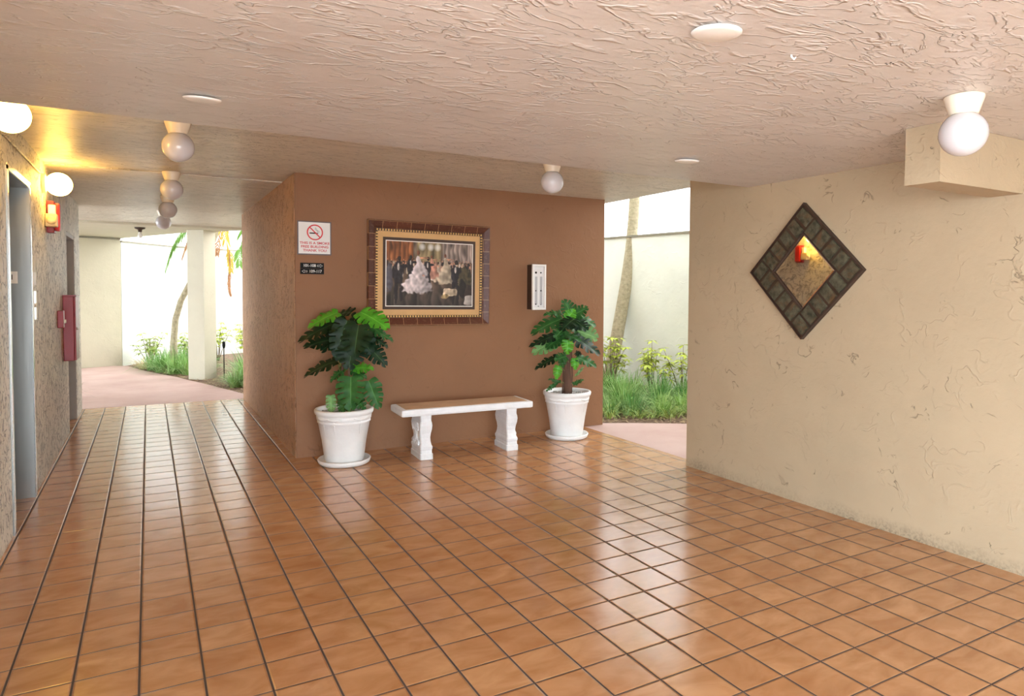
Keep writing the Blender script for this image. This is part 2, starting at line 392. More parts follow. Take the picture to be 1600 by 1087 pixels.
# ceilings (solid slabs, with an added sky-blocking mass above)
S(MB().box(-3.2, 4.05, -5.6, YSTEP, ZF, 3.2).build('ceiling', 'ceiling'), 'low front ceiling slab with skip trowel texture', 'ceiling')  # left overhang, out of view, is added to keep sun off the floor
S(MB().box(-1.6, 4.42, YSTEP + 0.001, 3.45, ZR, 3.2).build('ceiling_rear', 'ceiling_rear'), 'raised rear ceiling over the bench and corridor', 'ceiling')
S(MB().prism([(-1.6, 3.451), (XB0 + 0.3, 3.451), (XB0 + 0.3, 8.6), (-1.6, 8.6)], ZR2, 3.2).build('ceiling_corridor', 'ceiling_rear'), 'textured corridor ceiling above the row of globe lamps', 'ceiling')
S(MB().prism([(-3.0, 8.601), (XB0 + 0.3, 8.601), (1.31, 8.78), (0.98, 9.28), (0.60, 9.70), (-0.39, 11.95), (-3.0, 10.7)], 2.355, 3.2).build('ceiling_canopy', 'pillar'), 'pale plastered canopy beyond the corridor', 'ceiling')
S(MB().box(-9.0, 4.4, -5.2, 8.4, 3.201, 12.0).build('wall_upper_sky_block', 'court'), 'unseen mass added above the lobby to block sun and sky', 'wall')  # added out of view: shades the courtyard from sun and bright sky
S(MB().box(4.401, 13.0, -5.2, -1.0, 3.2, 12.0).build('wall_yard_sky_block', 'court'), 'unseen mass added over the side yard to block bright sky', 'wall')  # added blocker: screens the side yard from the bright sky behind
S(MB().box(4.051, 13.0, -5.2, -4.8, 0.0, 3.199).build('wall_yard_light_block', 'court'), 'unseen wall added to close the side yard to sky light', 'wall')  # added at ground level to cut off bright sky from the yard
S(MB().box(2.2, 4.05, -6.0, -5.61, 0.0, ZR).build('wall_rear_light_block', 'cream'), 'unseen wall added behind the viewer to hold back light', 'wall')  # added to partly close the back and dim the light from there
S(MB().box(-9.0, -1.601, 1.0, 6.3, 0.0, 3.2).build('wall_left_sky_block', 'court'), 'unseen mass added behind the lift wall to block sky light', 'wall')  # added block keeping the bright left-hand sky off the courtyard

# left wall in pieces: before lift, above lift, between lift and far door, above door, end
WT = -1.15
b = MB()
b.box(WT, XL, -2.3, 1.72, 0, ZR)
b.box(WT, XL, 1.72, 2.60, 2.11, ZR)
b.box(WT, XL, 2.60, 5.02, 0, ZR)
b.box(WT, XL, 5.02, 5.86, 1.98, ZR)
b.box(WT, XL, 5.86, 6.48, 0, ZR)
S(b.build('wall_left', 'left'), 'weathered cream stucco wall with lift and far doorway', 'wall')
S(MB().box(-1.6, WT - 0.001, -2.3, 6.48, 0, ZR).build('wall_left_backing', 'left'), 'mass behind the left wall', 'wall')
# brown block
S(MB().box(XB0 + 0.006, XB1, YB, YB2, 0, ZR).build('wall_back', 'brown'), 'smooth brown stucco wall behind the bench', 'wall')
S(MB().box(XB0, XB0 + 0.005, YB + 0.012, YB2, 0, ZR2).build('wall_corridor', 'brown_side'), 'rough brown stucco side wall of the corridor', 'wall')
# right wall
S(MB().box(XW, 4.05, -5.6, 1.09, 0, ZF + 0.20).build('wall_right', 'cream'), 'cream stucco wall with the diamond mirror', 'wall')
S(MB().box(3.12, XW - 0.001, -1.365, -1.20, 1.925, ZF - 0.001).build('trim_beam', 'cream'), 'short cream stuccoed beam stub under the front ceiling', 'beam')
# courtyard walls with cap
def wallrun(name, pts, h, th, label, mat='court'):
    b = MB(); c = MB()
    for (p, q) in zip(pts, pts[1:]):
        p = Vector(p); q = Vector(q); d = (q - p).normalized(); n = Vector((-d.y, d.x)) * th
        b.prism([p, q, q + n, p + n], -0.1, h)
        m = Vector((-d.y, d.x))
        c.prism([p - m * 0.025, q - m * 0.025, q + n + m * 0.025, p + n + m * 0.025], h + 0.001, h + 0.028)
    o = S(b.build(name, mat), label, 'wall'); k = c.build('wall_cap', 'cap', o)
    return o
wallrun('wall_courtyard_left', [(-4.0, 10.45), (-0.39, 11.80)], 2.32, 0.2, 'shaded cream courtyard wall under the canopy', 'pillar')
wallrun('wall_courtyard_rear', [(-0.38, 11.81), (0.48, 12.95), (3.2, 14.6)], 2.28, 0.2, 'sunlit white courtyard wall behind the palm')
wallrun('wall_courtyard_side', [(3.2, 14.6), (5.2, 12.0), (6.52, 6.1), (6.80, 4.5), (8.1, -3.0)], 2.28, 0.2, 'white courtyard wall behind the side opening')
# pillar
c0 = Vector((0.79, 9.16)); 
pp = []
for a in (45, 135, 225, 315):
    pp.append((c0.x + 0.205 * math.cos(math.radians(a + 50)), c0.y + 0.205 * math.sin(math.radians(a + 50))))
S(MB().prism(pp, -0.1, 2.354).build('wall_pillar', 'pillar'), 'cream square pillar carrying the canopy', 'pillar')

# lift entrance: steel lining and door set into the wall
b = MB(); b.box(WT + 0.25, XL + 0.006, 2.575, 2.599, 0, 2.10)
d1 = S(b.build('door_1', 'steel'), 'stainless steel lift entrance in the left wall', 'door')
MB().box(WT + 0.25, XL + 0.006, 1.722, 1.746, 0.001, 2.085).build('door_jamb', 'steel', d1)
MB().box(WT + 0.25, XL + 0.006, 1.721, 2.599, 2.086, 2.109).build('door_head', 'steel', d1)
b = MB(); b.box(-0.895, -0.87, 1.747, 2.158, 0.002, 2.085); b.build('door_panel', 'steel', d1)
b = MB(); b.box(-0.895, -0.87, 2.162, 2.574, 0.002, 2.085); b.build('door_panel', 'steel', d1)
pl_ = MB().box(-0.765, -0.705, 2.571, 2.5745, 1.45, 1.53).build('floor_number_plate', 'white_plastic', d1)
def text_mesh(body, size, mat, parent, loc, rot, name='lettering', align='CENTER', depth=0.0006, sx=1.0, bold=0.0):
    cu = bpy.data.curves.new(name, 'FONT'); cu.body = body; cu.size = size; cu.align_x = align; cu.align_y = 'CENTER'
    cu.extrude = depth; cu.offset = bold
    tmp = bpy.data.objects.new('tmp', cu); COL.objects.link(tmp)
    dg = bpy.context.evaluated_depsgraph_get(); me = bpy.data.meshes.new_from_object(tmp.evaluated_get(dg))
    bpy.data.objects.remove(tmp); bpy.data.curves.remove(cu)
    for v in me.vertices: v.co.x *= sx
    me.materials.clear(); me.materials.append(MAT[mat]); me.name = name
    o = bpy.data.objects.new(name, me); COL.objects.link(o); o.location = loc; o.rotation_euler = rot
    if parent: o.parent = parent
    return o
RX = (PI / 2, 0, 0)
text_mesh('1', 0.05, 'black', pl_, (-0.735, 2.5705, 1.49), RX, 'lettering')
# metal edge angles beside the lift
b = MB(); b.box(XL + 0.0065, XL + 0.012, 2.572, 2.602, 0, 2.112); b.box(XL + 0.0065, XL + 0.012, 1.718, 1.75, 0, 2.112); b.box(XL + 0.0065, XL + 0.012, 1.718, 2.602, 2.09, 2.125)
b.build('door_edge_trim', 'trim_steel', d1)
# far door
b = MB(); b.box(-0.74, -0.715, 5.06, 5.82, 0.005, 1.94)
d2 = S(b.build('door_2', 'door_white'), 'pale service door in the far end of the left wall', 'door')
b = MB(); b.box(-0.76, XL - 0.003, 5.021, 5.06, 0.001, 1.979); b.box(-0.76, XL - 0.003, 5.82, 5.859, 0.001, 1.979); b.box(-0.76, XL - 0.003, 5.06, 5.82, 1.941, 1.979)
b.build('door_frame', 'door_grey', d2)
MB().lathe([(0.0, 0.0), (0.025, 0.0), (0.012, 0.02), (0.028, 0.05), (0.0, 0.06)], 16, (-0.714, 5.74, 1.0), 'X').build('door_knob', 'steel', d2)

# ------------------------------------------------------------------ ceiling lamps
def globe_profile(r, top):
    n = 18; out = []
    a0 = 0.55
    for i in range(n + 1):
        a = a0 + (PI - a0) * i / n
        out.append((max(0.0, r * math.sin(a)), top - r * (1 + 0) * (math.cos(a0) - math.cos(a)) if False else top - r * (math.cos(a0) - math.cos(a))))
    out[-1] = (0.0, out[-1][1])
    return out
def globe_lamp(x, y, z, label, r=0.086):
    e = empty('globe_ceiling_lamp', (x, y, z), label, 'lamp')
    MB().lathe([(0.0, -0.001), (0.070, -0.001), (0.072, -0.008), (0.052, -0.068), (0.050, -0.072), (0.0, -0.072)], 32).build('lamp_base', 'ivory_w', e)
    MB().lathe(globe_profile(r, -0.0725), 36).build('globe_shade', 'globe', e)
    return e
MAT['ivory_w'] = simple('cream_porcelain', (236, 224, 204), 0.35, 0.02)
g0 = globe_lamp(2.80, -1.64, ZF, 'large white globe ceiling lamp beside the beam stub at the right')
def cp(src, x, y, z, label, group=None):
    c = copy_tree(src); c.location = (x, y, z); c['label'] = label
    if group: c['group'] = group
    return c
cp(g0, 2.705, 1.352, ZR, 'white globe ceiling lamp above the brown wall between bench and side opening')
cp(g0, 0.209, 1.418, ZR, 'nearest globe ceiling lamp of the corridor row, closest to the front ceiling edge')
cp(g0, 0.227, 3.40, ZR, 'second globe ceiling lamp of the corridor row, just behind the nearest one')
cp(g0, 0.235, 5.02, ZR2, 'third globe ceiling lamp down the corridor row, between two other globes')
cp(g0, 0.22, 6.58, ZR2, 'farthest and smallest globe ceiling lamp of the corridor row')
e = empty('bare_bulb_lamp', (-0.05, 9.05, 2.355), 'small bare bulb lamp under the pale canopy past the corridor', 'lamp')
MB().lathe([(0.0, -0.001), (0.075, -0.001), (0.07, -0.02), (0.03, -0.035), (0.025, -0.07), (0, -0.07)], 20).build('lamp_base', 'bronze', e)
MB().lathe([(0.0, -0.071), (0.018, -0.071), (0.022, -0.09), (0.036, -0.125), (0.03, -0.15), (0.0, -0.162)], 16).build('light_bulb', 'glass_bulb', e)

def wall_globe(y, z, label):
    e = empty('globe_wall_lamp', (XL - 0.022, y, z), label, 'lamp')
    MB().lathe([(0.0, 0.023), (0.072, 0.023), (0.072, 0.046), (0.05, 0.0515), (0.0, 0.052)], 28, axis='X').build('lamp_base', 'ivory_w', e)
    pr = [(r, 0.052 + (-h)) for r, h in globe_profile(0.088, 0.0)]
    gl = MB().lathe([(r, 0.0525 + (x - 0.052)) for r, x in pr], 36, axis='X').build('globe_shade', 'lit_globe', e)
    gl['label'] = 'glowing warm white glass globe'
    return e
wall_globe(3.30, 2.215, 'lit globe wall lamp above the red and ivory fire alarm')
wall_globe(1.14, 2.275, 'lit globe wall lamp cut by the left picture edge above the lift')

# blank cover plates
def cover(x, y, label, r=0.07, tilt=0.0):
    e = MB().lathe([(0.0, -0.011), (r * 0.8, -0.010), (r * 0.97, -0.006), (r, -0.002), (r, 0.0), (0, 0)], 40).build('ceiling_cover_plate', 'white_plastic', None, (x, y, ZF - 0.002 - r * tilt), (tilt, 0, 0))
    return tag(e, label, 'cover plate')
cover(1.50, -1.64, 'largest round white cover plate on the ceiling near the top edge', 0.074, 0.05)
cover(0.243, -0.075, 'round white cover plate on the ceiling at the upper left', 0.07, 0.12)
cover(2.755, -0.10, 'small round white cover plate on the ceiling above the cream wall end', 0.07, 0.08)
# small broken hook and pits in the ceiling
b = MB().tube([(1.859, -1.609, ZF + 0.01), (1.858, -1.609, ZF - 0.006), (1.866, -1.612, ZF - 0.014), (1.872, -1.614, ZF - 0.006)], 0.0035, 8)
tag(b.build('ceiling_hook', 'white_plastic'), 'tiny white hook in a chipped spot of the ceiling', 'hook')
b = MB()
for dx, dy in ((0, 0), (0.012, 0.004), (0.006, -0.014), (0.024, -0.01)): b.lathe([(0, -0.0012), (0.0035, -0.0008), (0.004, 0.001), (0, 0.001)], 8, (2.19 + dx, -1.717 + dy, ZF))
tag(b.build('ceiling_anchor_holes', 'black'), 'cluster of tiny dark screw holes in the front ceiling', 'holes')

# conduit on left wall
tag(MB().tube([(XL + 0.0075, y, 2.27) for y in (-1.9, -1.0, 1.0, 3.12)], 0.007, 8).build('conduit_pipe', 'left'), 'thin painted conduit pipe running along the left wall under the ceiling', 'pipe')

# fire alarm
e = empty('fire_alarm', (XL, 3.50, 2.0), 'red fire alarm with ivory horn and strobe under the lit globe', 'alarm')
MB().box(0.001, 0.05, 0.02, 0.13, -0.14, 0.11, 0.006).build('back_box', 'red', e)
MB().box(0.0505, 0.085, 0.03, 0.12, -0.125, 0.095, 0.012).build('alarm_cover', 'red_bright', e)
MB().box(0.002, 0.078, -0.085, 0.018, -0.10, 0.0, 0.008).build('horn', 'ivory', e)
MB().lathe([(0, 0), (0.034, 0), (0.03, -0.012), (0.016, -0.016), (0, -0.016)], 20, (0.042, -0.0855, -0.05), 'Y').build('horn_grille', 'ivory', e)
MB().box(0.015, 0.065, -0.03, 0.016, 0.0005, 0.075, 0.008).build('strobe_lens', 'white_plastic', e)

# red cabinet + pull station
e = empty('fire_hose_cabinet', (XL, 4.57, 0.745), 'tall red fire cabinet on the left wall before the far door', 'cabinet')
MB().box(0.001, 0.085, 0.0, 0.34, 0.0, 0.60, 0.005).build('cabinet_body', 'red', e)
MB().box(0.0855, 0.1, 0.004, 0.336, 0.004, 0.596, 0.004).build('cabinet_door', 'red', e)
MB().box(0.0, 0.105, -0.006, 0.346, 0.601, 0.612).build('cabinet_rim', 'red', e)
MB().lathe([(0, 0.1005), (0.012, 0.1005), (0.012, 0.112), (0, 0.112)], 12, (0, 0.04, 0.3), 'X').build('latch', 'trim_steel', e)
e = empty('fire_pull_station', (XL, 4.12, 1.075), 'small red pull station beside the tall red fire cabinet', 'alarm')
MB().box(0.001, 0.045, 0, 0.10, 0, 0.15, 0.005).build('station_body', 'red', e)
MB().box(0.0455, 0.058, 0.02, 0.08, 0.04, 0.07, 0.003).build('pull_handle', 'white_plastic', e)
e = empty('lift_call_panel', (XL, 2.68, 1.2), 'narrow steel lift call panel on the left wall by the lift', 'panel')
MB().box(0.001, 0.007, 0, 0.13, 0.0, 0.20, 0.002).build('panel_plate', 'trim_steel', e)
MB().lathe([(0, 0.0075), (0.014, 0.0075), (0.012, 0.014), (0, 0.014)], 16, (0, 0.065, 0.10), 'X').build('call_button', 'white_plastic', e)
e2 = MB().box(0.001, 0.007, 0, 0.13, 0.0, 0.09, 0.002).build('lift_sign_plate', 'white_plastic', None, (XL, 2.68, 1.44)); tag(e2, 'small white plate above the lift call panel', 'sign')

# ------------------------------------------------------------------ signs on brown wall
YS = YB - 0.0015
e = empty('no_smoking_sign', (1.265, YB, 1.857), 'square white no smoking sign with red lettering on the brown wall', 'sign')
MB().box(-0.139, 0.139, -0.008, -0.0015, -0.14, 0.14, 0.002).build('sign_backing', 'door_grey_dark', e) if False else None
MAT['sign_edge'] = simple('grey_sign_edge', (98, 88, 92), 0.5, 0.02)
MB().box(-0.139, 0.139, -0.008, -0.0015, -0.142, 0.142, 0.002).build('sign_backing', 'sign_edge', e)
MB().box(-0.129, 0.129, -0.0095, -0.0082, -0.132, 0.132).build('sign_face', 'sign_white', e)
b = MB(); seg = 48; c = (0.0, 0.048)
def ringflat(b, cx_, cz_, r1, r2, y0, y1, seg=48):
    A = [[b.bm.verts.new((cx_ + r * math.cos(2 * PI * k / seg), y, cz_ + r * math.sin(2 * PI * k / seg))) for k in range(seg)] for r, y in ((r1, y1), (r1, y0), (r2, y0), (r2, y1))]
    for q in range(4):
        for k in range(seg): b.bm.faces.new((A[q][k], A[q][(k + 1) % seg], A[(q + 1) % 4][(k + 1) % seg], A[(q + 1) % 4][k]))
ringflat(b, 0.004, 0.048, 0.056, 0.066, -0.0112, -0.0097)
mt = Matrix.Translation((0.004, 0, 0.048)) @ Matrix.Rotation(math.radians(45), 4, 'Y')
b.box(-0.058, 0.058, -0.0114, -0.0098, -0.0045, 0.0045, mat=mt)
b.build('prohibition_symbol', 'red_ring', e)
b = MB(); b.box(-0.040, 0.020, -0.0107, -0.0097, 0.036, 0.046); b.box(0.023, 0.030, -0.0107, -0.0097, 0.036, 0.046)
b.tube([(0.036, -0.0102, 0.046), (0.038, -0.0102, 0.058), (0.022, -0.0102, 0.066), (0.016, -0.0102, 0.078), (0.006, -0.0102, 0.088)], 0.0012, 6)
b.tube([(0.030, -0.0102, 0.050), (0.024, -0.0102, 0.058), (0.010, -0.0102, 0.068), (0.004, -0.0102, 0.080)], 0.0012, 6)
b.build('cigarette_symbol', 'black', e)
for i, (s_, w) in enumerate((('THIS IS A SMOKE', 1.25), ('FREE BUILDING', 1.25), ('THANK YOU', 1.25))):
    text_mesh(s_, 0.0285, 'red_ink', e, (0.002, -0.0098, -0.043 - i * 0.031), RX, sx=w * 0.92, bold=0.0007)
def small_sign(z, txt, arrow_right, label):
    e = empty('room_number_sign', (1.246, YB, z), label, 'sign')
    MB().box(-0.0965, 0.0965, -0.006, -0.0015, -0.0235, 0.0235, 0.001).build('sign_plate', 'black', e)
    ax = 0.062 if arrow_right else -0.062
    text_mesh(txt, 0.033, 'white_ink', e, (-0.022 if arrow_right else 0.026, -0.0066, 0), RX, sx=0.95, bold=0.0002)
    b = MB(); sg = 1 if arrow_right else -1
    pts = [(-0.020, 0.006), (0.004, 0.006), (0.004, 0.012), (0.022, 0), (0.004, -0.012), (0.004, -0.006), (-0.020, -0.006)]
    q = [(ax + sg * x, z_) for x, z_ in pts]
    loop = q + [q[0]]
    for (x1, z1), (x2, z2) in zip(loop, loop[1:]): b.tube([(x1, -0.0068, z1), (x2, -0.0068, z2)], 0.0013, 6)
    b.build('arrow_symbol', 'white_ink', e)
    return e
small_sign(1.6245, '101-108', True, 'upper black sign reading 101-108 with an arrow to the right')
small_sign(1.5765, '109-117', False, 'lower black sign reading 109-117 with an arrow to the left')

# ------------------------------------------------------------------ framed picture
FX0, FX1, FZ0, FZ1 = 1.708, 2.878, 1.104, 2.036
fw_, fh_ = FX1 - FX0, FZ1 - FZ0
e = empty('framed_picture', ((FX0 + FX1) / 2, YB - 0.004, (FZ0 + FZ1) / 2), 'large ornate framed ballroom picture on the brown wall above the bench', 'picture', rot=(0, math.radians(0.5), 0))
hw, hh = fw_ / 2, fh_ / 2
def ring_rect(b, a, c_):   # loft between rect rings (hw,hh,y)
    (w1, h1, y1), (w2, h2, y2) = a, c_
    A = [b.bm.verts.new(p) for p in ((-w1, y1, -h1), (w1, y1, -h1), (w1, y1, h1), (-w1, y1, h1))]
    B = [b.bm.verts.new(p) for p in ((-w2, y2, -h2), (w2, y2, -h2), (w2, y2, h2), (-w2, y2, h2))]
    for k in range(4): b.bm.faces.new((A[k], A[(k + 1) % 4], B[(k + 1) % 4], B[k]))
def loft(b, seq):
    for p, q in zip(seq, seq[1:]): ring_rect(b, p, q)
b = MB()
loft(b, [(hw, hh, 0), (hw, hh, -0.040), (hw - 0.006, hh - 0.006, -0.046), (hw - 0.012, hh - 0.012, -0.044), (hw - 0.055, hh - 0.055, -0.026), (hw - 0.062, hh - 0.062, -0.030), (hw - 0.070, hh - 0.070, -0.028), (hw - 0.072, hh - 0.072, 0.0)])
b.build('frame_moulding', 'frame', e)
b = MB(); loft(b, [(hw - 0.0725, hh - 0.0725, 0), (hw - 0.0725, hh - 0.0725, -0.020), (hw - 0.092, hh - 0.092, -0.016), (hw - 0.092, hh - 0.092, 0)])
b.build('inner_moulding', 'bronze', e)
b = MB()
def bead(x, z, horiz):
    w, h = (0.0068, 0.0085) if horiz else (0.0085, 0.0068)
    b.box(x - w, x + w, -0.0245, -0.0165, z - h, z + h)
n = 40
for i in range(n):
    x = -(hw - 0.085) + (2 * hw - 0.17) * i / (n - 1)
    bead(x, hh - 0.082, True); bead(x, -(hh - 0.082), True)
n = 31
for i in range(1, n - 1):
    z = -(hh - 0.085) + (2 * hh - 0.17) * i / (n - 1)
    bead(hw - 0.082, z, False); bead(-(hw - 0.082), z, False)
b.build('beaded_trim', 'gold', e)
MB().box(-(hw - 0.0925), hw - 0.0925, -0.010, -0.004, -(hh - 0.0925), hh - 0.0925).build('mat_board', 'mat_board', e)
b = MB(); loft(b, [(0.445, 0.319, -0.0105), (0.445, 0.319, -0.0125), (0.425, 0.299, -0.0125), (0.425, 0.299, -0.0105)]); b.build('dark_mat', 'mat_dark', e, (0, 0, 0)) if False else b.bm.free()
MB().box(-0.446, 0.446, -0.0118, -0.0102, -0.322, 0.322).build('dark_mat', 'mat_dark', e)
MB().box(-0.422, 0.422, -0.0128, -0.0120, -0.296, 0.296).build('white_bevel', 'mat_white', e)
# printed picture: generic crowd of dancers, painted as vertex colours on its own flat print
def paint_picture(parent):
    NX, NZ = 300, 212; W_, H_ = 0.414, 0.288
    rnd = random.Random(11)
    img = [[None] * NX for _ in range(NZ)]
    def nz(x, y, s, o=0): return noise.noise(Vector((x * s, y * s, o)))
    for j in range(NZ):
        v = j / (NZ - 1)          # 0 bottom .. 1 top
        for i in range(NX):
            u = i / (NX - 1)
            if v > 0.70:
                q = nz(u * 3, v, 6, 3)
                base = (150, 128, 108)
                if u < 0.30: base = (150, 92, 54)
                elif 0.34 < u < 0.62: base = (176, 156, 116)
                elif u >= 0.64: base = (156, 138, 128)
                st = 0.78 + 0.35 * (math.sin(u * 120 + q * 4) * 0.5 + 0.5) * (1 if (u < 0.3 or u > 0.64) else 0.4)
                k = st * (0.9 + 0.5 * q)
                c = [base[n_] * k for n_ in range(3)]
                for lx in (0.40, 0.50, 0.58):
                    dd = ((u - lx) / 0.045) ** 2 + ((v - 0.93) / 0.07) ** 2
                    if dd < 1: c = [c[n_] + (238 - c[n_]) * (1 - dd) * 0.8 for n_ in range(3)]
            else:
                t_ = v / 0.7; q = nz(u * 2, v, 7, 9)
                c0_ = (62, 54, 50); c1_ = (136, 108, 84)
                k = 0.85 + 0.5 * q + 0.2 * math.sin(u * 60 + q * 5) * (1 - t_)
                c = [(c0_[n_] + (c1_[n_] - c0_[n_]) * t_) * k for n_ in range(3)]
            img[j][i] = c
    def blob(cx, cz, rx, rz, col, taper=0.0, amt=0.22, power=2.2):
        for j in range(max(0, int((cz - rz) * NZ)), min(NZ, int((cz + rz) * NZ) + 1)):
            for i in range(max(0, int((cx - rx * 1.4) * NX)), min(NX, int((cx + rx * 1.4) * NX) + 1)):
                u = i / NX; v = j / NZ; dz = (v - cz) / rz
                w = rx * (1 - taper * dz)
                d = abs((u - cx) / max(w, 1e-4)) ** power + abs(dz) ** power + 0.55 * nz(u * 3, v * 2.2, 9, cx * 9)
                if d < 1:
                    k = 1 + amt * 1.1 * nz(u * 2.2, v * 1.4, 14, cx) - 0.22 * (u - cx) / rx
                    a = min(1, (1 - d) * 3.2) * 0.94; o = img[j][i]
                    img[j][i] = [o[n_] + (col[n_] * k - o[n_]) * a for n_ in range(3)]
    dress = [(186, 166, 148), (196, 162, 130), (180, 136, 116), (160, 144, 124), (200, 186, 172), (166, 122, 102)]
    suit = [(30, 26, 28), (40, 34, 36), (26, 24, 30)]
    skin = (186, 132, 104)
    for rowz, n_, s_ in ((0.68, 34, 0.45), (0.62, 26, 0.6), (0.55, 14, 0.8)):
        for k in range(n_):
            x = (k + rnd.random()) / n_; z = rowz + rnd.uniform(-0.02, 0.02)
            if rnd.random() < 0.5: blob(x, z - 0.07 * s_, 0.035 * s_, 0.13 * s_, rnd.choice(dress), 0.5)
            else: blob(x, z - 0.07 * s_, 0.024 * s_, 0.14 * s_, rnd.choice(suit), 0.0)
            blob(x, z + 0.08 * s_, 0.013 * s_, 0.028 * s_, skin if rnd.random() < 0.7 else (60, 40, 34))
    def man(x, z, s_, lean=0):
        blob(x, z, 0.046 * s_, 0.17 * s_, (34, 30, 36), -0.1, 0.5, 2.4); blob(x - 0.020 * s_, z - 0.24 * s_, 0.018 * s_, 0.18 * s_, (30, 27, 30)); blob(x + 0.028 * s_, z - 0.23 * s_, 0.018 * s_, 0.17 * s_, (32, 28, 30)); blob(x + 0.004, z + 0.09 * s_, 0.012 * s_, 0.05 * s_, (190, 180, 170))
        blob(x + 0.01 * s_, z + 0.2 * s_, 0.02 * s_, 0.04 * s_, (44, 34, 30))
        blob(x + 0.055 * s_, z + 0.1 * s_, 0.045 * s_, 0.025 * s_, (28, 26, 30))
    def lady(x, z, s_, c):
        blob(x - 0.01, z - 0.17 * s_, 0.15 * s_, 0.16 * s_, c, 0.45, 0.28); blob(x + 0.015 * s_, z + 0.02 * s_, 0.075 * s_, 0.12 * s_, c, 0.5, 0.25)
        blob(x, z + 0.14 * s_, 0.026 * s_, 0.075 * s_, c); blob(x, z + 0.25 * s_, 0.018 * s_, 0.036 * s_, (120, 76, 56)); blob(x + 0.06 * s_, z + 0.18 * s_, 0.05 * s_, 0.014 * s_, skin)
    lady(0.67, 0.60, 0.8, (176, 160, 138)); lady(0.51, 0.62, 0.62, (192, 136, 116))
    man(0.46, 0.56, 0.9)
    man(0.13, 0.50, 1.15); blob(0.03, 0.45, 0.04, 0.25, (84, 82, 92), 0.3)
    man(0.265, 0.60, 0.8)
    lady(0.355, 0.55, 1.12, (200, 188, 188))
    man(0.79, 0.48, 1.1)
    blob(0.91, 0.42, 0.09, 0.22, (70, 62, 42), 0.2, 0.5); blob(0.88, 0.28, 0.05, 0.16, (30, 26, 24)); blob(0.95, 0.22, 0.05, 0.14, (54, 40, 36))
    blob(0.73, 0.22, 0.09, 0.065, (196, 176, 150), 0.1, 0.4, 4); blob(0.67, 0.15, 0.05, 0.04, (150, 128, 90), 0, 0.5); blob(0.96, 0.09, 0.06, 0.08, (168, 158, 150), 0.2, 0.1, 4)
    bm = bmesh.new(); lay = bm.verts.layers.float_color.new('paint')
    vs = []
    for j in range(NZ):
        row = []
        for i in range(NX):
            v = bm.verts.new((-W_ + 2 * W_ * i / (NX - 1), -0.0135, -H_ + 2 * H_ * j / (NZ - 1)))
            c = lin([max(0, min(255, q)) for q in img[j][i]]); v[lay] = (*c, 1); row.append(v)
        vs.append(row)
    for j in range(NZ - 1):
        for i in range(NX - 1): bm.faces.new((vs[j][i], vs[j][i + 1], vs[j + 1][i + 1], vs[j + 1][i]))
    me = bpy.data.meshes.new('picture_print'); bm.to_mesh(me); bm.free(); me.materials.append(MAT['painting'])
    o = bpy.data.objects.new('picture_print', me); COL.objects.link(o); o.parent = parent
    o['label'] = 'printed scene of dancing couples in a ballroom'
paint_picture(e)

# ------------------------------------------------------------------ white wall box
e = empty('wall_light_box', (3.384, YB, 1.462), 'narrow white framed box with two tube slots on the brown wall above the right plant', 'light box')
bx, bz = 0.077, 0.224
MB().box(-bx + 0.004, bx - 0.004, -0.10, -0.001, -bz + 0.004, bz - 0.004).build('box_housing', 'bronze', e)
b = MB(); loft(b, [(bx, bz, -0.1005), (bx, bz, -0.119), (bx - 0.003, bz - 0.003, -0.122), (bx - 0.018, bz - 0.020, -0.122), (bx - 0.020, bz - 0.022, -0.1005)])
b.bm.faces.new([b.bm.verts.new(p) for p in ((-bx, -0.1005, -bz), (bx, -0.1005, -bz), (bx, -0.1005, bz), (-bx, -0.1005, bz))])
b.build('box_frame', 'white_plastic', e)
MB().box(-bx + 0.021, bx - 0.021, -0.108, -0.101, -bz + 0.023, bz - 0.023).build('box_panel', 'sign_white', e)
MAT['slot_grey'] = simple('grey_slot', (178, 176, 176), 0.4, 0.05)
for x in (-0.030, 0.026):
    MB().box(x - 0.013, x + 0.013, -0.1095, -0.1083, -0.17, 0.105).build('tube_slot', 'slot_grey', e)
for x, z, r in ((-0.033, 0.143, 0.011), (0.022, 0.143, 0.008), (-0.034, -0.035, 0.006), (0.024, -0.035, 0.007), (-0.034, -0.168, 0.007), (0.024, -0.172, 0.005), (-0.005, -0.188, 0.005)):
    MB().lathe([(0, -0.1115), (r, -0.1112), (r, -0.1097), (0, -0.1097)], 14, (x, 0, z), 'Y').build('lock_screw', 'black', e)

# ------------------------------------------------------------------ diamond mirror
e = empty('diamond_mirror', (XW - 0.002, -0.053, 1.566), 'diamond shaped mirror with slate tile frame on the cream wall', 'mirror', rot=(0, 0, math.radians(0.35)))
A, Bq = 0.454, 0.455; ia, ib = 0.247, 0.252
def dring(b, seq):
    for (a1, b1, x1), (a2, b2, x2) in zip(seq, seq[1:]):
        P = [b.bm.verts.new(p) for p in ((x1, -a1, 0), (x1, 0, b1), (x1, a1, 0), (x1, 0, -b1))]
        Q = [b.bm.verts.new(p) for p in ((x2, -a2, 0), (x2, 0, b2), (x2, a2, 0), (x2, 0, -b2))]
        for k in range(4): b.bm.faces.new((P[k], P[(k + 1) % 4], Q[(k + 1) % 4], Q[k]))
b = MB(); dring(b, [(A, Bq, 0), (A, Bq, -0.032), (A - 0.012, Bq - 0.012, -0.034), (A - 0.016, Bq - 0.016, -0.022), (ia + 0.014, ib + 0.014, -0.022), (ia + 0.006, ib + 0.006, -0.030), (ia, ib, -0.028), (ia, ib, 0)])
b.build('mirror_frame', 'slate_frame', e)
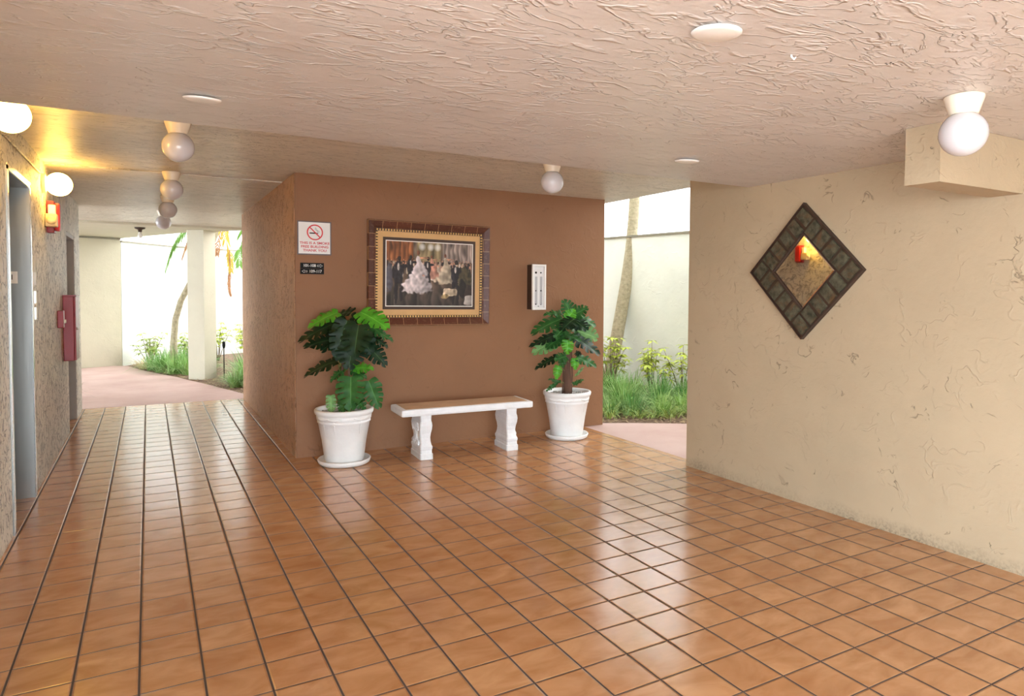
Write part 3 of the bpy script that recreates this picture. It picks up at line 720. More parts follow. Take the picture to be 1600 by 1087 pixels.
# slate pieces: along each of the 4 sides
corn = [Vector((0, -1, 0)), Vector((0, 0, 1)), Vector((0, 1, 0)), Vector((0, 0, -1))]
o1, o2 = A - 0.018, ia + 0.016
rs = random.Random(3)
for k in range(4):
    c1, c2 = corn[k], corn[(k + 1) % 4]
    n = 5
    for i in range(n):
        # parametrise the outer edge; pinwheel layout so each side owns one corner tile
        L = o1; g = 0.006
        band = (o1 - o2)
        s0 = 0.0 + (1 - band / o1) * 0 
        t0 = i / n; t1 = (i + 1) / n
        def P(t, w): # t along side from c1 to c2, w 0 outer..1 inner, pinwheel
            du = (c2 - c1); dn = -(c1 + c2) * 0.5
            L_ = o1; bw = band
            # side frame: origin outer corner c1, covers length (1 - bw/L) shifted by bw (pinwheel)
            base = c1 * L_ + du * (bw * 0.5 * 1.0) * 0
            a_ = bw + (L_ - bw) * t if True else 0
            return c1 * L_ + du * (L_ * ((bw * 0.5 * 2 / L_) * 0 + t * (1 - bw / (2 * L_)) + 0)) + dn * (bw * w)
        q = [P(t0 + 0.02, 0.03), P(t1 - 0.02, 0.03), P(t1 - 0.02, 0.97), P(t0 + 0.02, 0.97)]
        q = [p + Vector((0, rs.uniform(-.003, .003), rs.uniform(-.003, .003))) for p in q]
        b = MB(); dx = rs.uniform(0, 0.003)
        va = [b.bm.verts.new((-0.0225, p.y, p.z)) for p in q]; ctr = sum(q, Vector()) / 4
        vb = [b.bm.verts.new((-0.0285 - dx, ctr.y + (p.y - ctr.y) * 0.95, ctr.z + (p.z - ctr.z) * 0.95)) for p in q]
        b.bm.faces.new(vb); b.bm.faces.new(va)
        for m in range(4): b.bm.faces.new((va[m], va[(m + 1) % 4], vb[(m + 1) % 4], vb[m]))
        b.build('slate_tile', 'slate', e)
b = MB(); 
loopv = [(-0.014, -ia + 0.001, 0), (-0.014, 0, ib - 0.001), (-0.014, ia - 0.001, 0), (-0.014, 0, -ib + 0.001)]
inn = [(-0.018, p[1] * 0.93, p[2] * 0.93) for p in loopv]
for m in range(4): b.face([loopv[m], loopv[(m + 1) % 4], inn[(m + 1) % 4], inn[m]])
b.face(inn); b.build('mirror_glass', 'mirror', e)

# ------------------------------------------------------------------ bench
e = empty('stone_bench', (2.435, 2.415, 0), 'white cast stone bench with scroll legs against the brown wall', 'bench', rot=(0, 0, math.radians(-3.0)))
b = MB(); b.box(-0.60, 0.60, -0.185, 0.185, 0.378, 0.437, 0.018)
for v in b.bm.verts: v.co += Vector((noise.noise(v.co * 9) * 0.004, noise.noise(v.co * 9 + Vector((3, 0, 0))) * 0.004, 0))
b.build('seat_slab', 'glaze', e)
MB().box(-0.555, 0.555, -0.155, 0.155, 0.4372, 0.4395, 0.0008).build('seat_panel', 'bench_top', e)
prof = [(0.000, 0.056, 0.145), (0.045, 0.056, 0.145), (0.052, 0.050, 0.138), (0.078, 0.050, 0.136), (0.088, 0.053, 0.140), (0.105, 0.054, 0.142), (0.125, 0.046, 0.132), (0.150, 0.043, 0.120), (0.180, 0.043, 0.112), (0.215, 0.047, 0.116), (0.250, 0.053, 0.130), (0.285, 0.054, 0.138), (0.310, 0.050, 0.138), (0.322, 0.047, 0.132), (0.340, 0.047, 0.130), (0.3775, 0.049, 0.132)]
def bench_leg(x):
    b = MB(); rings = []
    for z, wx, wy in prof:
        ch = 0.008
        rings.append([b.bm.verts.new((x + px_, py_, z)) for px_, py_ in ((-wx + ch, -wy), (wx - ch, -wy), (wx, -wy + ch), (wx, wy - ch), (wx - ch, wy), (-wx + ch, wy), (-wx, wy - ch), (-wx, -wy + ch))])
    for a, c_ in zip(rings, rings[1:]):
        for k in range(8): b.bm.faces.new((a[k], a[(k + 1) % 8], c_[(k + 1) % 8], c_[k]))
    b.bm.faces.new(rings[0]); b.bm.faces.new(rings[-1])
    o = b.build('leg', 'glaze', e)
    # scroll relief on the outward side
    b = MB(); sx = -1 if x < 0 else 1; xx = x + sx * 0.050
    for cy_, cz_, r_, dr in ((-0.05, 0.26, 0.045, 1), (0.055, 0.25, 0.045, -1), (0.0, 0.15, 0.05, 1), (-0.06, 0.13, 0.03, -1), (0.065, 0.13, 0.03, 1)):
        pts = []
        for i in range(22):
            a = i / 21 * 3.6 * PI * 0.75; rad = r_ * (1 - i / 24)
            pts.append((xx + sx * 0.003, cy_ + dr * rad * math.cos(a), cz_ + rad * math.sin(a)))
        b.tube(pts, 0.0085, 6)
    b.tube([(xx, -0.09, 0.10), (xx, -0.03, 0.19), (xx, -0.005, 0.30)], 0.006, 6); b.tube([(xx, 0.09, 0.10), (xx, 0.03, 0.19), (xx, 0.005, 0.30)], 0.006, 6)
    b.build('scroll_relief', 'glaze', o)
bench_leg(-0.375); bench_leg(0.415)

# ------------------------------------------------------------------ potted plants
RV = Vector((math.cos(YAW), -math.sin(YAW), 0)); FV = Vector((math.sin(YAW), math.cos(YAW), 0))   # plants spread along the line of the room's diagonal
def leaf_mesh(name, L, Wd, droop, mat, rnd, deep=0.45, cup=0.15):
    """split monstera-like leaf: base at origin, tip along +Y, normal +Z; lobes separated towards the margin"""
    bm = bmesh.new(); lay = bm.verts.layers.float.new('vein')
    def width(t):   # half width along the leaf
        t = max(0.0, min(1.0, t))
        return Wd * 0.53 * max(0.0, math.sin(PI * (0.10 + 0.90 * t) ** 0.74)) ** 0.72 if t < 1 else 0.0
    def P(t, s, side):  # t along midrib, s across (0..1)
        w = width(t)
        sw = w * s
        y = L * (t + 0.10 * s * s * (0.4 + t) * 1.0) - (0.10 * L * s * max(0, 0.35 - t) * 3.0)
        x = side * sw
        z = cup * sw - droop * L * (t ** 2) * 0.9 - droop * sw * s * 0.9 + 0.01 * math.sin(t * 18) * s
        return Vector((x, y, z))
    n = 6
    for side in (-1, 1):
        # continuous inner blade
        prev = None; m = 24
        for i in range(m + 1):
            t = i / m
            a = bm.verts.new(P(t, 0, side)); a[lay] = 1.0
            c = bm.verts.new(P(t, 0.06, side)); c[lay] = 0.1
            d = bm.verts.new(P(t, deep, side)); d[lay] = 0.0
            if prev:
                f = bm.faces.new((prev[0], prev[1], c, a)); f.smooth = True
                f = bm.faces.new((prev[1], prev[2], d, c)); f.smooth = True
            prev = (a, c, d)
        for k in range(n):
            t0 = k / n + (0.012 if k else 0.0); t1 = (k + 1) / n - 0.012
            lo = rnd.uniform(0.92, 1.03)
            rows = []
            for j in range(6):
                s = deep + (lo - deep) * j / 5
                gap = 0.005 * (j / 5) + (0.02 / n * (j / 5) ** 3)
                row = []
                for q in range(4):
                    tt = (t0 + gap) + (t1 - t0 - 2 * gap) * q / 3
                    ss = s
                    if j == 5: ss = s - (0.035 if q in (0, 3) else 0.0)
                    v = bm.verts.new(P(tt, ss, side)); v[lay] = 0.0
                    row.append(v)
                rows.append(row)
            for r1, r2 in zip(rows, rows[1:]):
                for q in range(3):
                    f = bm.faces.new((r1[q], r1[q + 1], r2[q + 1], r2[q])); f.smooth = True
    me = bpy.data.meshes.new(name); bm.to_mesh(me); bm.free(); me.materials.append(MAT[mat])
    return me

def plant(root, centre, leaves, trunk_fn, seed):
    """leaves: (base_h, base_z, tip_h, tip_z, depth_base, depth_tip, width, face, mat); h along RV, depth along FV.
    face: 0 = seen from above/edge on (blade horizontal), 1 = blade faces the room"""
    rnd = random.Random(seed)
    for (bh, bz, th, tz, db, dt, wd, face, mat) in leaves:
        face = max(face, 0.36)
        B = RV * bh + FV * db + Vector((0, 0, bz)); T = RV * th + FV * dt + Vector((0, 0, tz))
        y = (T - B); L = y.length; y.normalize()
        want = Vector((0, 0, 1)) * (1 - face) + (-FV) * face + RV * rnd.uniform(-0.12, 0.12)
        x = y.cross(want).normalized(); z = x.cross(y).normalized()
        me = leaf_mesh('leaf', L * 1.04, wd, 0.22 if face < 0.6 else 0.12, mat, rnd)
        o = bpy.data.objects.new('leaf', me); COL.objects.link(o); o.parent = root
        ML = Matrix.Translation(B) @ Matrix((x, y, z)).transposed().to_4x4(); o.matrix_local = ML
        # petiole, in the leaf's own frame
        S0 = trunk_fn(bz, rnd)
        inv = ML.inverted()
        mid = (S0 + B) / 2 + Vector((0, 0, 0.03)) + (B - S0) * 0.08
        pts = []
        for i in range(9):
            s = i / 8; pts.append(inv @ (S0 * (1 - s) ** 2 + mid * 2 * s * (1 - s) + B * s * s))
        st = MB().tube(pts, [0.0042 - 0.0018 * i / 8 for i in range(9)], 6).build('petiole', 'stem', o)

def pot(root, loc_extra=0.0, rib=False):
    b = MB()
    out = [(0.0, 0.022), (0.150, 0.022), (0.155, 0.030), (0.178, 0.20), (0.205, 0.345), (0.212, 0.350), (0.212, 0.362), (0.208, 0.368), (0.216, 0.374), (0.220, 0.400), (0.217, 0.408), (0.228, 0.416), (0.234, 0.430), (0.235, 0.448), (0.229, 0.456), (0.214, 0.457), (0.205, 0.448), (0.196, 0.415), (0.0, 0.41)]
    b.lathe(out, 56); o = b.build('pot', 'pot', root)
    # applied swag reliefs under the rim
    for a0 in (-1.15, -2.2, 0.3, 1.6, 3.6):
        b = MB(); pts = []
        for i in range(12):
            a = a0 + (i / 11 - 0.5) * 0.62; dz = 0.012 * math.sin(PI * i / 11)
            pts.append((0.218 * math.cos(a), 0.218 * math.sin(a), 0.396 - dz))
        b.tube(pts, [0.004 + 0.006 * math.sin(PI * i / 11) for i in range(12)], 6)
        pts = [((0.207 - 0.018 * q) * math.cos(a0), (0.207 - 0.018 * q) * math.sin(a0), 0.385 - 0.12 * q) for q in (0, .3, .6, 1)]
        b.tube(pts, [0.011, 0.009, 0.006, 0.002], 6)
        b.build('swag_relief', 'pot', o)
    b = MB(); b.lathe([(0.0, 0.4105), (0.190, 0.4105), (0.193, 0.422), (0.10, 0.427), (0, 0.428)], 40)
    rg = random.Random(5)
    for i in range(170):
        a = rg.uniform(0, 2 * PI); r = 0.185 * math.sqrt(rg.random()); s = rg.uniform(0.005, 0.011)
        m = Matrix.Translation((r * math.cos(a), r * math.sin(a), 0.427)) @ Euler((rg.random() * 3, rg.random() * 3, rg.random() * 3)).to_matrix().to_4x4()
        bmesh.ops.create_icosphere(b.bm, subdivisions=1, radius=s, matrix=m)
    g = b.build('gravel', 'gravel', root); g['kind'] = 'stuff'
    return o
def saucer(x, y, label):
    b = MB().lathe([(0.0, 0.001), (0.185, 0.001), (0.202, 0.012), (0.212, 0.040), (0.206, 0.047), (0.198, 0.044), (0.188, 0.0215), (0.0, 0.0215)], 56)
    o = b.build('plant_saucer', 'pot', None, (x, y, 0)); return tag(o, label, 'saucer')

# left plant
P1 = Vector((1.425, 2.52, 0)); ZO = 0.455
e1 = empty('potted_monstera', P1, 'dark leafy potted plant in a white pot left of the bench', 'potted plant', )
saucer(P1.x, P1.y, 'white saucer under the pot left of the bench')
pot(e1)
def C1(cx, cy): return ((cx - 386) * 0.000943, ZO + (979 - cy) * 0.000943)
def trunk1(z, rnd):
    return Vector((0, 0, 0)) + RV * (-0.02 + 0.02 * rnd.uniform(-1, 1)) + FV * 0.02 * rnd.uniform(-1, 1) + Vector((0, 0, max(0.46, min(0.95, z - 0.22))))
b = MB()
b.tube([RV * -0.02 + Vector((0, 0, 0.42)), RV * -0.035 + Vector((0, 0, 0.6)), RV * -0.01 + Vector((0, 0, 0.8)), RV * 0.0 + Vector((0, 0, 0.98))], [0.016, 0.014, 0.012, 0.008], 10)
b.tube([RV * 0.03 + Vector((0, 0, 0.42)), RV * 0.05 + Vector((0, 0, 0.6)), RV * 0.03 + Vector((0, 0, 0.9))], [0.012, 0.010, 0.007], 10)
b.build('trunk', 'bark', e1)
L1 = []
def add1(bx_, by_, tx, ty, db, dt, w, face, mat):
    h0, z0 = C1(bx_, by_); h1, z1 = C1(tx, ty); L1.append((h0, z0, h1, z1, db, dt, w, face, mat))
add1(330, 150, 125, 225, 0.02, -0.08, 0.20, 0.25, 'leaf_bright')
add1(530, 145, 765, 225, 0.0, -0.10, 0.22, 0.30, 'leaf_bright')
add1(370, 225, 62, 325, -0.02, -0.12, 0.22, 0.15, 'leaf_dark')
add1(330, 380, 105, 395, 0.0, -0.10, 0.20, 0.2, 'leaf_dark')
add1(550, 250, 530, 480, -0.12, -0.20, 0.25, 0.9, 'leaf_dark')
add1(440, 215, 370, 480, -0.08, -0.15, 0.20, 0.85, 'leaf_dark')
add1(500, 400, 480, 590, -0.10, -0.17, 0.24, 0.85, 'leaf_dark')
add1(360, 380, 345, 510, -0.04, -0.08, 0.13, 0.85, 'leaf_mid')
add1(610, 290, 790, 360, 0.02, 0.06, 0.12, 0.1, 'leaf_mid')
add1(630, 360, 757, 425, 0.0, 0.02, 0.11, 0.1, 'leaf_dark')
add1(600, 440, 755, 570, -0.02, -0.05, 0.16, 0.5, 'leaf_dark')
add1(325, 570, 65, 650, 0.0, -0.04, 0.16, 0.12, 'leaf_dark')
add1(385, 640, 290, 715, 0.0, -0.06, 0.09, 0.2, 'leaf_mid')
add1(385, 560, 430, 645, 0.06, 0.05, 0.12, 0.7, 'leaf_bright')
add1(450, 640, 595, 625, 0.08, 0.10, 0.15, 0.35, 'leaf_bright')
add1(465, 700, 480, 935, -0.06, -0.14, 0.235, 0.95, 'leaf_mid')
add1(612, 735, 700, 940, -0.04, -0.08, 0.165, 0.9, 'leaf_mid')
add1(285, 865, 300, 1000, -0.04, -0.08, 0.085, 0.8, 'leaf_pale')
add1(390, 900, 400, 1000, -0.02, -0.08, 0.11, 0.8, 'leaf_mid')
add1(500, 905, 572, 965, 0.0, -0.06, 0.10, 0.6, 'leaf_mid')
add1(465, 900, 455, 985, 0.0, -0.08, 0.08, 0.8, 'leaf_pale')
add1(450, 190, 640, 195, 0.02, 0.04, 0.16, 0.1, 'leaf_dark')
add1(480, 280, 400, 260, 0.04, 0.0, 0.17, 0.5, 'leaf_dark')
add1(430, 150, 300, 145, 0.08, 0.12, 0.18, 0.0, 'leaf_dark')
add1(420, 300, 640, 420, 0.05, 0.0, 0.18, 0.4, 'leaf_dark')
add1(440, 660, 560, 700, 0.04, 0.06, 0.12, 0.4, 'leaf_mid')
add1(400, 330, 240, 430, 0.02, -0.10, 0.20, 0.45, 'leaf_dark')
add1(520, 330, 640, 470, -0.04, -0.10, 0.20, 0.7, 'leaf_dark')
add1(430, 400, 380, 540, -0.06, -0.12, 0.18, 0.85, 'leaf_dark')
add1(560, 240, 700, 290, 0.02, -0.04, 0.17, 0.4, 'leaf_mid')
add1(400, 210, 250, 290, 0.02, -0.06, 0.19, 0.35, 'leaf_dark')
plant(e1, P1, L1, trunk1, 21)

# right plant
P2 = Vector((3.565, 2.50, 0))
e2 = empty('potted_philodendron', P2, 'bushy potted plant with a thick brown trunk in the pot right of the bench', 'potted plant')
saucer(P2.x, P2.y, 'white saucer under the pot right of the bench')
pot(e2)
def C2(cx, cy): return ((cx - 441) * 0.001018, 0.45 + (930 - cy) * 0.001018)
def trunk2(z, rnd):
    return RV * 0.02 * rnd.uniform(-1, 1) + FV * 0.02 * rnd.uniform(-1, 1) + Vector((0, 0, max(0.5, min(0.93, z - 0.10))))
b = MB()
b.tube([RV * 0.004 + Vector((0, 0, 0.42)), RV * 0.006 + Vector((0, 0, 0.50)), RV * -0.004 + Vector((0, 0, 0.66)), RV * 0.0 + Vector((0, 0, 0.84)), Vector((0, 0, 0.98))], [0.044, 0.042, 0.036, 0.033, 0.018], 16)
for v in b.bm.verts: v.co += Vector((noise.noise(Vector((v.co.x * 60, v.co.y * 60, v.co.z * 5))) * 0.008, noise.noise(Vector((v.co.x * 60, v.co.y * 60, v.co.z * 5 + 9))) * 0.008, 0))
b.tube([RV * 0.04 + Vector((0, 0, 0.42)), RV * 0.05 + Vector((0, 0, 0.6)), RV * 0.04 + Vector((0, 0, 0.85))], 0.008, 8)
b.tube([RV * -0.045 - FV * 0.01 + Vector((0, 0, 0.42)), RV * -0.042 - FV * 0.01 + Vector((0, 0, 0.6)), RV * -0.03 + Vector((0, 0, 0.85))], 0.006, 8)
b.build('trunk', 'bark', e2)
L2 = []
def add2(bx_, by_, tx, ty, db, dt, w, face, mat):
    h0, z0 = C2(bx_, by_); h1, z1 = C2(tx, ty); L2.append((h0, z0, h1, z1, db, dt, w, face, mat))
add2(490, 215, 415, 70, 0.0, -0.02, 0.17, 0.6, 'leaf_mid')
add2(480, 210, 612, 130, -0.02, -0.04, 0.16, 0.6, 'leaf_mid')
add2(440, 235, 500, 150, -0.05, -0.04, 0.12, 0.8, 'leaf_bright')
add2(380, 180, 235, 175, 0.0, -0.05, 0.11, 0.1, 'leaf_mid')
add2(390, 235, 130, 315, -0.02, -0.14, 0.22, 0.35, 'leaf_mid')
add2(500, 235, 390, 300, -0.10, -0.20, 0.20, 0.4, 'leaf_dark')
add2(500, 250, 600, 300, -0.06, -0.18, 0.18, 0.45, 'leaf_dark')
add2(540, 225, 695, 270, 0.02, -0.02, 0.17, 0.3, 'leaf_mid')
add2(430, 215, 560, 290, 0.0, -0.12, 0.20, 0.45, 'leaf_dark')
add2(530, 350, 712, 410, 0.06, 0.03, 0.22, 0.75, 'leaf_pale')
add2(360, 385, 110, 445, 0.0, -0.08, 0.16, 0.15, 'leaf_dark')
add2(360, 420, 130, 545, 0.04, 0.0, 0.19, 0.6, 'leaf_pale')
add2(400, 400, 250, 480, -0.02, -0.06, 0.18, 0.5, 'leaf_mid')
add2(500, 410, 728, 515, -0.04, -0.10, 0.19, 0.3, 'leaf_dark')
add2(400, 380, 540, 400, -0.06, -0.16, 0.15, 0.2, 'leaf_mid')
add2(440, 430, 440, 550, -0.12, -0.14, 0.115, 0.9, 'leaf_bright')
add2(470, 330, 620, 360, 0.06, 0.1, 0.16, 0.3, 'leaf_mid')
add2(400, 330, 330, 400, -0.04, -0.1, 0.16, 0.6, 'leaf_mid')
add2(345, 600, 148, 675, -0.02, -0.05, 0.12, 0.3, 'leaf_dark')
add2(430, 590, 335, 610, -0.06, -0.12, 0.12, 0.6, 'leaf_mid')
add2(530, 600, 705, 655, -0.02, -0.05, 0.13, 0.45, 'leaf_mid')
add2(520, 560, 565, 570, 0.0, -0.03, 0.06, 0.6, 'leaf_dark')
add2(510, 610, 515, 700, -0.05, -0.08, 0.085, 0.85, 'leaf_bright')
add2(355, 680, 340, 788, -0.06, -0.09, 0.085, 0.95, 'leaf_bright')
add2(385, 620, 400, 680, -0.05, -0.09, 0.08, 0.85, 'leaf_mid')
add2(378, 840, 282, 800, -0.03, -0.05, 0.06, 0.4, 'leaf_mid')
add2(340, 850, 250, 912, -0.03, -0.06, 0.05, 0.6, 'leaf_mid')
add2(500, 860, 582, 812, -0.03, -0.05, 0.05, 0.6, 'leaf_mid')
add2(525, 780, 592, 702, 0.0, 0.02, 0.03, 0.6, 'leaf_pale')
plant(e2, P2, L2, trunk2, 33)

# ------------------------------------------------------------------ garden
def blade(bm, base, ang, L, w, lean, rnd, tip_drop=0.6):
    d = Vector((math.cos(ang), math.sin(ang), 0)); sd = Vector((-d.y, d.x, 0)); prev = None
    for i in range(6):
        s = i / 5; rad = L * lean * (s ** 1.4); z = L * (s * (1 - 0.35 * lean) - tip_drop * lean * s ** 3 * 0.8)
        p = base + d * rad + Vector((0, 0, z)); ww = w * (1 - s ** 2) + 0.0006
        a = bm.verts.new(p - sd * ww); c = bm.verts.new(p + sd * ww + Vector((0, 0, 0.0)))
        if prev: f = bm.faces.new((prev[0], prev[1], c, a)); f.smooth = True
        prev = (a, c)
def grass_proto(name, n, L, w, spread, mat, seed, lean=(0.2, 0.9)):
    rnd = random.Random(seed); b = MB()
    for i in range(n):
        a = rnd.uniform(0, 2 * PI); r = spread * rnd.random()
        blade(b.bm, Vector((r * math.cos(a), r * math.sin(a), 0)), a + rnd.uniform(-0.6, 0.6), L * rnd.uniform(0.6, 1.1), w * rnd.uniform(0.7, 1.2), rnd.uniform(*lean), rnd)
    return b.build(name, mat, recalc=False)
def scatter(proto, spots, label, cat, group, rnd):
    for k, (x, y, s) in enumerate(spots):
        o = proto if k == 0 else proto.copy()
        if k: COL.objects.link(o)
        o.location = (x, y, -0.022); o.rotation_euler = (0, 0, rnd.uniform(0, 6.28)); o.scale = (s, s, s * rnd.uniform(0.85, 1.1))
        tag(o, label, cat, group)
rnd = random.Random(4)
# right-hand bed: front edge runs from (4.25,3.1) to (5.15,2.7)
g1 = grass_proto('grass_clump', 190, 0.46, 0.004, 0.13, 'grass', 1, (0.15, 1.15))
sp = [(4.72, 3.42, 0.9), (4.95, 3.28, 0.95), (5.28, 3.12, 0.85), (5.12, 3.72, 1.1), (5.48, 3.42, 1.0), (4.98, 4.25, 1.25), (5.38, 4.05, 1.2), (5.72, 3.75, 1.1), (5.3, 4.6, 1.25), (5.75, 4.3, 1.2), (6.0, 3.9, 1.1), (5.15, 5.0, 1.3), (5.65, 4.95, 1.2), (5.0, 3.5, 1.0), (5.6, 3.15, 0.9), (5.95, 3.45, 1.0), (6.2, 3.7, 1.0), (5.25, 3.85, 1.15), (5.55, 4.45, 1.2)]
scatter(g1, sp, 'long green grass clump in the bed beyond the side opening', 'grass clump', 'grass clumps beyond the side opening', rnd)
g2 = grass_proto('dry_grass_clump', 60, 0.28, 0.004, 0.10, 'grass_pale', 2, (0.5, 1.2))
scatter(g2, [(4.60, 3.22, 1.0), (4.90, 3.08, 0.9), (5.22, 2.92, 1.1), (5.55, 2.95, 1.0), (5.05, 3.0, 0.8), (5.75, 3.2, 1.2)], 'low yellowing grass tuft along the mulch edge beyond the side opening', 'grass clump', 'yellowing tufts beyond the side opening', rnd)
# left bed
g3 = grass_proto('grass_clump', 170, 0.50, 0.005, 0.12, 'grass', 3, (0.15, 1.1))
scatter(g3, [(0.42, 10.05, 1.1), (0.62, 9.85, 1.0), (0.25, 10.45, 1.15), (0.55, 10.45, 1.2), (0.9, 10.1, 1.2), (0.12, 10.85, 1.0), (0.45, 10.95, 1.2), (0.8, 10.7, 1.2)], 'long green grass clump around the small palm beyond the corridor', 'grass clump', 'grass clumps around the small palm', rnd)
g4 = g3.copy(); COL.objects.link(g4)
scatter(g4, [(1.30, 8.40, 0.9), (1.16, 7.85, 0.8), (1.36, 8.1, 1.05), (1.42, 8.75, 1.1), (1.5, 8.5, 1.15), (1.5, 7.9, 1.1), (1.45, 9.1, 1.2)], 'long green grass clump between the pillar and the brown corridor wall', 'grass clump', 'grass clumps beside the pillar', rnd)
g5 = grass_proto('dry_fern', 70, 0.46, 0.006, 0.10, 'grass_dry', 5, (0.5, 1.1))
scatter(g5, [(-0.05, 11.15, 1.0)], 'pale dry fern against the white courtyard wall beside the path', 'fern', None, rnd)
def shrub(x, y, h, seed, label, mat='shrub', spread=0.28, n=10):
    e = empty('garden_shrub', (x, y, -0.02), label, 'shrub'); rd = random.Random(seed)
    bs = MB(); bl = MB()
    for i in range(n):
        a = rd.uniform(0, 6.28); r = spread * rd.uniform(0.3, 1); top = Vector((r * math.cos(a), r * math.sin(a), h * rd.uniform(0.55, 1.0)))
        bs.tube([(0.02 * math.cos(a), 0.02 * math.sin(a), 0), (top.x * 0.5, top.y * 0.5, top.z * 0.55), top], [0.007, 0.005, 0.003], 6)
        for q in range(3):
            c = top * (1 - 0.17 * q) if q else top
            m = 7
            for k in range(m):
                aa = 2 * PI * k / m + rd.uniform(-0.2, 0.2); L = rd.uniform(0.08, 0.14); w = L * 0.22
                d = Vector((math.cos(aa), math.sin(aa), rd.uniform(-0.5, 0.25))).normalized(); s = d.cross(Vector((0, 0, 1))).normalized()
                p0 = c; p1 = c + d * L * 0.45; p2 = c + d * L + Vector((0, 0, -0.02))
                v = [bl.bm.verts.new(q_) for q_ in (p0 + d * 0.015, p1 - s * w, p2, p1 + s * w)]
                bl.bm.faces.new(v)
    bs.build('stems', 'twig', e); f = bl.build('foliage', mat, e, recalc=False); return e
shrub(5.35, 5.3, 0.85, 1, 'yellow green shrub nearest the leaning palm trunk beyond the side opening')
shrub(5.85, 5.0, 0.80, 2, 'tall yellow green shrub in the middle of the side opening')
shrub(6.25, 4.55, 0.78, 3, 'yellow green shrub behind the grass at the right of the side opening')
shrub(5.05, 5.35, 0.86, 8, 'yellow green shrub half hidden behind the corner of the brown wall')
shrub(5.62, 5.15, 0.95, 9, 'tallest yellow green shrub in the side opening')
shrub(6.35, 4.0, 0.72, 6, 'yellow green shrub at the cream wall edge of the side opening', )
shrub(0.05, 11.6, 0.62, 4, 'pale shrub against the courtyard wall left of the small palm', 'grass_pale')
shrub(0.75, 11.5, 0.62, 5, 'pale shrub behind the small palm beyond the corridor', 'grass_pale')
shrub(1.25, 12.2, 0.80, 10, 'pale shrub at the courtyard wall seen right of the pillar')
shrub(1.75, 11.4, 0.8, 12, 'leafy shrub beside the pillar in front of the courtyard wall')
shrub(1.75, 9.6, 0.75, 7, 'yellow green shrub behind the grass between pillar and brown wall', )
# overhanging spiky plant at end of left wall
o = grass_proto('spiky_plant', 22, 0.34, 0.006, 0.03, 'twig_green', 9, (0.6, 1.3)) if False else None
MAT['twig_green'] = simple('grey_green_strap_leaves', (112, 112, 76), 0.5, 0.2)
o = grass_proto('strap_leaf_plant', 26, 0.42, 0.007, 0.03, 'twig_green', 9, (0.55, 1.2)); o.location = (-0.82, 7.45, 0.0)
tag(o, 'thin strap leaved plant poking out past the end of the left wall', 'plant')
# leaf litter
def litter(name, poly, n, seed, label):
    rd = random.Random(seed); b = MB()
    (x0, y0), (x1, y1), (x2, y2), (x3, y3) = poly
    for i in range(n):
        u, v = rd.random(), rd.random()
        p = Vector(((x0 * (1 - u) + x1 * u) * (1 - v) + (x3 * (1 - u) + x2 * u) * v, (y0 * (1 - u) + y1 * u) * (1 - v) + (y3 * (1 - u) + y2 * u) * v, -0.012 + rd.random() * 0.015))
        a = rd.uniform(0, 6.28); L = rd.uniform(0.02, 0.07); w = rd.uniform(0.003, 0.010); d = Vector((math.cos(a), math.sin(a), rd.uniform(-.15, .25))) * L; s = Vector((-math.sin(a), math.cos(a), 0)) * w
        b.face([p - d, p - s, p + d, p + s])
    o = b.build(name, 'litter', recalc=False); return tag(o, label, 'leaf litter', None, 'stuff')
litter('leaf_litter', [(4.25, 3.05), (5.5, 2.35), (6.2, 3.2), (4.5, 4.2)], 700, 1, 'dry leaves and twigs on the mulch beyond the side opening')
litter('leaf_litter', [(1.16, 7.0), (1.9, 7.0), (0.5, 11.0), (-0.2, 11.5)], 900, 2, 'dry leaves and twigs on the mulch beyond the corridor')
# path light by pillar
e = empty('garden_path_light', (1.08, 8.9, -0.02), 'small dark garden stake light in the grass beside the pillar', 'light')
MB().tube([(0, 0, 0), (0, 0, 0.50)], 0.008, 10).build('stake', 'black', e); MB().lathe([(0.0, 0.501), (0.015, 0.501), (0.024, 0.54), (0.022, 0.60), (0, 0.61)], 14).build('lamp_head', 'black', e)

# palms
def frond(parent, pts, Lf, mat, seed, droop=0.8, n=34, name='frond', width=0.012):
    rd = random.Random(seed); P_ = [Vector(p) for p in pts]
    def cat(t):
        k = t * (len(P_) - 1); i = min(int(k), len(P_) - 2); f = k - i
        p0 = P_[max(i - 1, 0)]; p1 = P_[i]; p2 = P_[i + 1]; p3 = P_[min(i + 2, len(P_) - 1)]
        return 0.5 * ((2 * p1) + (p2 - p0) * f + (2 * p0 - 5 * p1 + 4 * p2 - p3) * f * f + (3 * p1 - p0 - 3 * p2 + p3) * f ** 3)
    b = MB(); line = [cat(i / 20) for i in range(21)]
    b.tube(line, [0.012 * (1 - i / 24) for i in range(21)], 6)
    for i in range(n):
        t = 0.12 + 0.88 * i / n; p = cat(t); d = (cat(min(1, t + 0.02)) - cat(t - 0.02)).normalized()
        sd = d.cross(Vector((0, 0, 1)));
        sd = sd.normalized() if sd.length > 0.2 else Vector((1, 0.3, 0)).normalized()
        L = Lf * math.sin(PI * (0.12 + 0.80 * t)) * rd.uniform(0.85, 1.1)
        for s in (-1, 1):
            q = (sd * s * 0.9 + d * 0.75 + Vector((0, 0, -droop * rd.uniform(0.6, 1.3)))).normalized()
            w = d.cross(q).cross(q).normalized() * width
            m_ = p + q * L * 0.5 + Vector((0, 0, 0.01)); e_ = p + q * L + Vector((0, 0, -0.12 * L))
            v = [b.bm.verts.new(x) for x in (p - w * 0.4, p + w * 0.4, m_ + w, e_, m_ - w)]
            b.bm.faces.new(v)
    return b.build(name, mat, parent, recalc=False)
e = empty('small_palm', (0.42, 10.5, -0.02), 'small curved palm behind the pillar beyond the corridor', 'palm tree')
